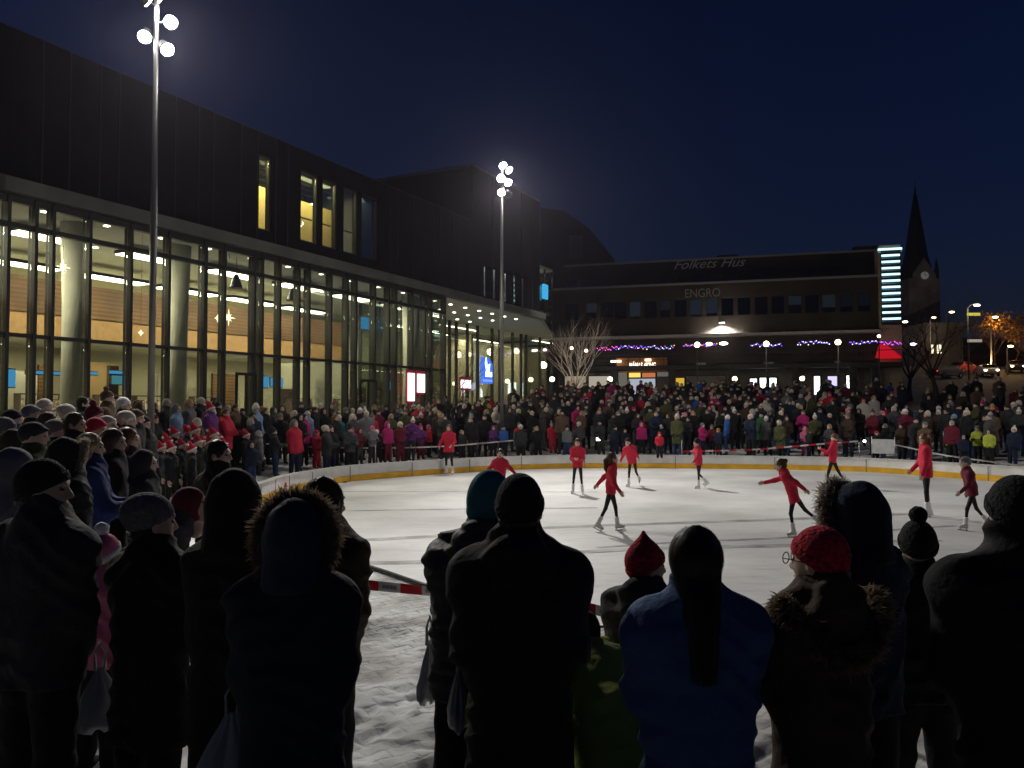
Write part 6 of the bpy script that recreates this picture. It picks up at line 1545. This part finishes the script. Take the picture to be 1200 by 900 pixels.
# child bending forward in a green jacket: built from its stoop, back towards us
p = at(714, 752, 3.45); z = g1(p.x, p.y)
person((p.x, p.y - .12, z), R(12), 1.33, 'person in yellow green jacket stooping forward so that no head shows', FG, cl('yellow_green', (.27, .33, .06)), CM['charcoal'], dict(H=1.33, fwd=58, head=(0, -50, 0), legs=((18, 4, 30), (14, 4, 28)), arms=((50, 12, 10, 10), (50, 12, 10, 10)), sw=1.0), dict(b=.05, length=.12, seed=9, collar=.02, hips=.02, cut=False), (('beanie', KB),), h=.0135, bootm=CM['black'])
r_, rg = front(815, 627, 2.88, 2, 'woman with long dark hair in a bulky blue jacket right of the red pointed hat', cl('jacket_blue', (.036, .085, .20)), dict(sw=1.06, arms=((22, 2, 58, 45), (22, 2, 58, 45)), head=(-5, 4, 0)), dict(b=.05, length=.16, puff=.011, puffs=.12, collar=.06, seed=10), (('short', HAIR['dark']),), hatk=.02)
link('hair_strands', strands(rg, 4200, HAIR['dark'], .36, 3, out=.07, conv=.48), r_, mat4=rg.HM)
r_, rg = front(959, 622, 3.0, 16, 'person in coarse red beanie and dark coat with wide fur edged hood folded down', 'dark brown', dict(head=(28, 0, 0), sw=.98, arms=PK['front']), dict(b=.038, length=.30, hood=.06, collar=.05, seed=11), (('beanie', KN, KN), ('nape', HAIR['dark'])))
collar_fur(r_, rg, FUR, .21, .17, 3600, .045, 5)
gl_ = MB()
for x in (-.034, .034): 
    pts = [Vector((x + .026 * math.cos(a), .118, .004 + .022 * math.sin(a))) for a in np.linspace(0, 2 * math.pi, 17)]; gl_.tube(pts, .0022, 5)
gl_.tube([(-.06, .118, .006), (-.083, .0, .004)], .002, 5).tube([(.06, .118, .006), (.083, .0, .004)], .002, 5)
o = gl_.build('glasses', CM['charcoal'], r_); o.matrix_local = rg.HM; o['category'] = ''; del o['category']
r_, rg = front(1003, 569, 3.45, 28, 'tall person in dark navy jacket with fur edged hood up, right of the red beanie', 'navy', dict(sw=.96), dict(b=.04, length=.14, seed=12), (('hood', CM['navy']),))
ruff(r_, rg, FURG, .092, .112, 2200, .045, .075, -.1, seed=4)
front(1075, 604, 3.9, 5, 'shorter person in dark bobble hat between the fur hood and the man at right', 'black', dict(sw=.95, head=(-20, 0, 0)), dict(b=.035, length=.14, seed=13, collar=.05), (('pom', KB, KB), ), hatk=.075)
front(1190, 558, 2.8, -4, 'large man in black jacket and black beanie at the right edge', 'black', dict(sw=1.1), dict(b=.04, length=.16, collar=.09, seed=14), (('beanie', KB),))
front(20, 527, 4.7, -35, 'person in pale grey hooded jacket behind the man in black beanie', 'grey', dict(sw=1.05), dict(b=.045, length=.12, seed=15), (('hood', CM['grey']),))
r_, rg = front(80, 514, 6.0, -50, 'person in dark fur edged hood behind the man in black beanie', 'black', {}, dict(b=.045, length=.14, seed=16), (('hood', CM['black']),))
ruff(r_, rg, FURG, .092, .112, 1200, .03, .075, -.1, seed=6)
front(106, 508, 7.2, -65, 'blond person in deep blue jacket holding something in mustard mittens', cl('deep_blue', (.022, .04, .15)), dict(arms=PK['front']), dict(b=.05, length=.12, seed=17), (('bob', HAIR['blond']),), hatk=.01, hand=CM['mustard'])
front(140, 569, 5.2, -70, 'stooping person in black grey coat with magenta scarf behind the grey knit hat', 'dark grey', dict(fwd=42, head=(0, -20, 0), arms=PK['front'], H=1.66), dict(b=.045, length=.12, seed=18, collar=.08), (('earflap', CM['burgundy']),), hatk=-.10)
front(122, 622, 4.55, -20, 'child in pink hat with big white bobble beside the stooping coat', 'pink', {}, dict(b=.04, length=.1, seed=19), (('pom', CM['pink'], CM['white']),), hatk=.08)
front(256, 517, 7.0, -40, 'man with short dark hair in black jacket behind the smooth black hood', 'black', dict(head=(-50, 0, 0)), dict(b=.035, length=.12, seed=20), (('short', HAIR['dark']),), hatk=.01)
front(171, 528, 8.2, -75, 'child in dark hood with face to the rink before the santa hats', 'charcoal', {}, dict(b=.04, length=.1, seed=21), (('hood', CM['charcoal']),))
print('ALLPEOPLE', sum(1 for o in bpy.data.objects if o.get('category') == 'person'))
# scarf of the stooping person, bags
def bag(px, py, Y, w, h, label, col=(.55, .55, .56), seed=0):
    """a gathered carrier bag: pleated at the neck, filled out below"""
    p = at(px, py, Y); n, k = 56, 22; rs = np.random.RandomState(seed); V = []; ph = rs.uniform(0, 6.28, 6)
    for i in range(k):
        t = i / (k - 1.); z = -h * t
        rad = w * .5 * (.10 + .90 * min(1, t * 1.5) ** 1.1) * (1 if t < .93 else 1 - (t - .93) * 9)
        for j in range(n):
            a = 2 * math.pi * j / n; pl = (1 - t) * .28 * math.sin(9 * a + ph[0]) + .07 * math.sin(5 * a + 6 * t + ph[1]) + .06 * math.sin(3 * a - 9 * t + ph[2]) + .04 * math.sin(13 * a + 11 * t + ph[3])
            rr = rad * (1 + pl); V.append((rr * math.copysign(abs(math.cos(a)) ** .8, math.cos(a)), rr * .42 * math.sin(a), z + .012 * math.sin(4 * a + ph[4]) * t))
    Q = [(i * n + j, i * n + (j + 1) % n, (i + 1) * n + (j + 1) % n, (i + 1) * n + j) for i in range(k - 1) for j in range(n)]
    m = mat('bag_plastic_%d' % seed, col, .35, bump=.5, bscale=22)
    o = empty('carrier_bag', p, seed * .4, label, 'bag'); link('sack', mesh_np('sack', V, Q, None, [m]), o)
    hd_ = MB()
    for x in (-.02, .02): hd_.tube([(x, 0, -.01), (x * 1.3, 0, .07), (0, 0, .12)], [.010, .006, .006], 6)
    hd_.build('handle', m, o)
bag(272, 835, 3.25, .40, .50, 'wide pale plastic bag hanging below the smooth black hood', (.30, .31, .34), 1)
bag(117, 782, 3.9, .22, .30, 'small white bag between the left two foreground people', seed=2)
bag(503, 752, 3.72, .17, .27, 'small white plastic bag at the left side of the quilted puffer', seed=3, col=(.8, .8, .8))
bag(537, 782, 3.3, .20, .24, 'crumpled whitish bag held in front of the long black coat', (.34, .33, .33), 4)
# ================================================================== barriers, tape, banner, cones, phones
steelg = mat('galvanised', (.32, .32, .33), .45, .7)
def barrier(c, ang, L, label, group=None, h=1.05, n=14):
    r_ = empty('crowd_barrier', c, ang, label, 'barrier', group)
    mb = MB(); mb.tube([(-L / 2, 0, .12), (-L / 2, 0, h - .08), (-L / 2 + .08, 0, h), (L / 2 - .08, 0, h), (L / 2, 0, h - .08), (L / 2, 0, .12)], .019, 8).tube([(-L / 2, 0, .18), (L / 2, 0, .18)], .016, 8); mb.build('frame', steelg, r_)
    mb = MB()
    for k in range(1, n): x = -L / 2 + L * k / n; mb.tube([(x, 0, .18), (x, 0, h)], .008, 5)
    mb.build('bars', steelg, r_)
    for x in (-L / 2 + .12, L / 2 - .12): MB().tube([(x, -.28, .0), (x, -.24, .03), (x, 0, .14), (x, .24, .03), (x, .28, .0)], .015, 6).build('foot', steelg, r_)
def seat_on(px, py, z=.42):
    p = on_ground(px, py, z); return p
BG = 'steel barriers behind the board'
for a, b, lab in ((603, 634, 'left one'), (636, 667, 'right one')):
    p, q = on_ground(a, 530.5, .42), on_ground(b, 530.2, .42); barrier(((p.x + q.x) / 2, (p.y + q.y) / 2, .42), math.atan2(q.y - p.y, q.x - p.x), (q - p).length - .05, 'grey steel crowd barrier below the frosted tree, ' + lab, BG, h=.98)
p, q = at(1040, 800, 5.5), at(1160, 800, 5.3)
barrier(((p.x + q.x) / 2, 5.4, g1((p.x + q.x) / 2, 5.4)), math.atan2(q.y - p.y, q.x - p.x), 1.1, 'low dark barrier with thin bars near the man at the right edge', None, h=.60, n=8)
tr_ = mat('tape_red', (.60, .015, .03), .5); tw_m = mat('tape_white', (.62, .62, .62), .5); tink = mat('tape_ink', (.12, .10, .10), .6)
def tape(P, w, seg, label, name='barrier_tape', group='red and white barrier tapes', ink=True, sub=10, mats=None):
    P = catmull(P, sub); mb = MB(); s = 0.; inv = False; acc = 0
    # resample evenly
    out = [P[0]]; d = seg / 6; left = d
    for A, B in zip(P, P[1:]):
        L = (B - A).length; t = 0
        while L - t > left: t += left; left = d; out.append(A.lerp(B, t / L))
        left -= L - t
    for i, (A, B) in enumerate(zip(out, out[1:])):
        tw = .25 * math.sin(i * .09); tv = (B - A).normalized(); n = Vector((-tv.y, tv.x, 0)); u = (Vector((0, 0, 1)) * math.cos(tw) + n * math.sin(tw)) * w / 2
        mi = (i // 6) % 2; mb.quad(A - u, B - u, B + u, A + u, mi)
        if ink and mi == 1 and (i % 6) in (1, 2, 3, 4):
            for q in (.1, .4, .7):
                a = A.lerp(B, q); b = A.lerp(B, q + .2); h = u * .4
                for e in (-1, 1): mb.quad(*[x + n * e * .002 for x in (a - h, b - h, b + h, a + h)], 2)
    return tag(mb.build(name, mats or [tr_, tw_m, tink]), label, 'barrier tape', group)
tape([at(*p) for p in ((330, 676, 6.1), (430, 685.5, 5.9), (495, 692, 5.9), (600, 703, 5.75), (700, 715, 5.6), (800, 757, 5.5), (882, 806, 5.35), (935, 800, 5.35), (1043, 806, 5.45))], .072, .16, 'red and white barrier tape stretched low across the near snow')
o = MB().tube([at(*p) for p in ((868, 800, 5.35), (880, 812, 5.33), (892, 800, 5.35), (884, 822, 5.33))], [.03, .035, .03, .012], 6).build('tape_knot', mat('tape_pink', (.6, .03, .12), .6)); tag(o, 'pinkish red knot of tape hanging beside the blue jacket', 'tape knot')
tpale = mat('tape_pale', (.45, .38, .38), .5)
FT = 'thin tapes along the far board'
tape([at(*p) for p in ((312, 520, 24.3), (372, 524, 26.2), (440, 525, 28.4), (520, 523, 29.7), (603, 516, 31.6))], .05, .5, 'thin whitish tape in front of the children behind the left board', group=FT, ink=False, mats=[tpale, tw_m])
tape([at(*p) for p in ((800, 529, 31.9), (880, 527, 31.6), (960, 520.5, 31.0), (1006, 517, 30.6))], .06, .3, 'red and white tape in front of the crowd below the bright shop windows', group=FT, ink=False)
tape([at(*p) for p in ((1048, 521, 29.4), (1105, 533, 28.1), (1160, 541, 27.0), (1215, 548, 26.0))], .05, .5, 'pale tape sloping down in front of the yellow vests at right', group=FT, ink=False, mats=[tpale, tw_m])
for i, (px, py, lab) in enumerate(((314, 549, 'at the left end of the whitish tape'), (440, 545, 'midway along the whitish tape'), (799, 536, 'at the left end of the red and white far tape'), (1007, 539, 'left of the white banner'), (1106, 541, 'beside the leftmost yellow vest'))):
    p = on_ground(px, py, .42); o = MB().lathe([(.14, 0), (.14, .04), (.03, .06)], n=10).tube([(0, 0, .03), (0, 0, 1.1)], .02, 8).build('tape_post', steelg, None, (p.x, p.y, g1(p.x, p.y))); tag(o, 'thin grey tape post ' + lab, 'post', 'tape posts behind the board')
p, q = on_ground(1021, 540, .42), on_ground(1048, 541, .42); ang = math.atan2(q.y - p.y, q.x - p.x); L = (q - p).length
bn = empty('banner', ((p.x + q.x) / 2, (p.y + q.y) / 2 - .05, .42), ang, 'small greyish white banner stretched behind the board at right', 'banner')
MB().box((-L / 2, -.01, .28), (L / 2, .01, .80)).build('cloth', mat('banner_cloth', (.5, .5, .5), .7, var=.1), bn)
for x in (-L / 2, L / 2): MB().tube([(x, 0, 0), (x, 0, .9)], .02, 6).build('post', steelg, bn)
for i, (px, py, h, c, lab) in enumerate(((335, 583.5, .40, (.7, .08, .01), 'small bright orange red cone on the ice by the left board'), (401, 565, .24, (.05, .04, .03), 'low dark cone against the left board'), (540 + 360 / 4, 548, .2, (.25, .14, .05), 'tiny brown marker cone against the far board'))):
    p = on_ground(px, py, .02); r_ = empty('marker_cone', (p.x, p.y, .022), 0, lab, 'cone')
    MB().lathe([(.13, .025), (.10, .03), (.028, h)], n=14).build('body', mat('cone_body_%d' % i, c, .5), r_); MB().box((-.16, -.16, 0), (.16, .16, .024)).build('base', mat('cone_base_%d' % i, c, .5), r_)
    if i == 0: MB().lathe([(.077, .20), (.056, .28)], n=14).build('band', white, r_)
ph = glow('phone_screen', (.45, .95, 1), 9); ph2 = glow('phone_torch', (1, 1, .95), 16)
for i, (px, py, Y, m, w, h, lab) in enumerate(((893, 496, 36.5, ph, .17, .20, 'glowing cyan phone screen held up in the crowd below the bright shop windows'), (1013, 517, 31.6, ph2, .10, .08, 'small white phone light at the board left of the banner'), (971, 505, 33.5, glow('phone_pink', (1, .5, .5), 6), .08, .06, 'small pinkish phone light behind the lunging skater'), (701, 514.5, 33.0, ph2, .14, .12, 'white glowing screen low at the board right of the barriers'))):
    p = at(px, py, Y); r_ = empty('phone', p, 0, lab, 'phone')
    MB().box((-w / 2 - .01, 0, -h / 2 - .01), (w / 2 + .01, .012, h / 2 + .01)).build('case', CM['black'], r_); MB().box((-w / 2, -.006, -h / 2), (w / 2, -.001, h / 2)).build('screen', m, r_)
l = bpy.data.lights.new('phone_light', 'POINT'); l.energy = 6; l.color = (.5, .95, 1); o = bpy.data.objects.new('phone_light', l); COL.objects.link(o); o.location = at(893, 496, 36.2)
# ================================================================== added thin air volume standing in for lens glow round the floodlights
hm = bpy.data.materials.new('lens_glow_mist'); hm.use_nodes = True; nt = hm.node_tree; nt.nodes.clear()
v = nt.nodes.new('ShaderNodeVolumePrincipled'); v.inputs['Density'].default_value = .0002; v.inputs['Anisotropy'].default_value = .72; v.inputs['Color'].default_value = (.85, .78, .98, 1)
o = nt.nodes.new('ShaderNodeOutputMaterial'); nt.links.new(v.outputs[0], o.inputs['Volume'])
tag(MB().box((-310, -70, -10), (350, 390, 64)).build('added_glow_haze', hm), kind='stuff')
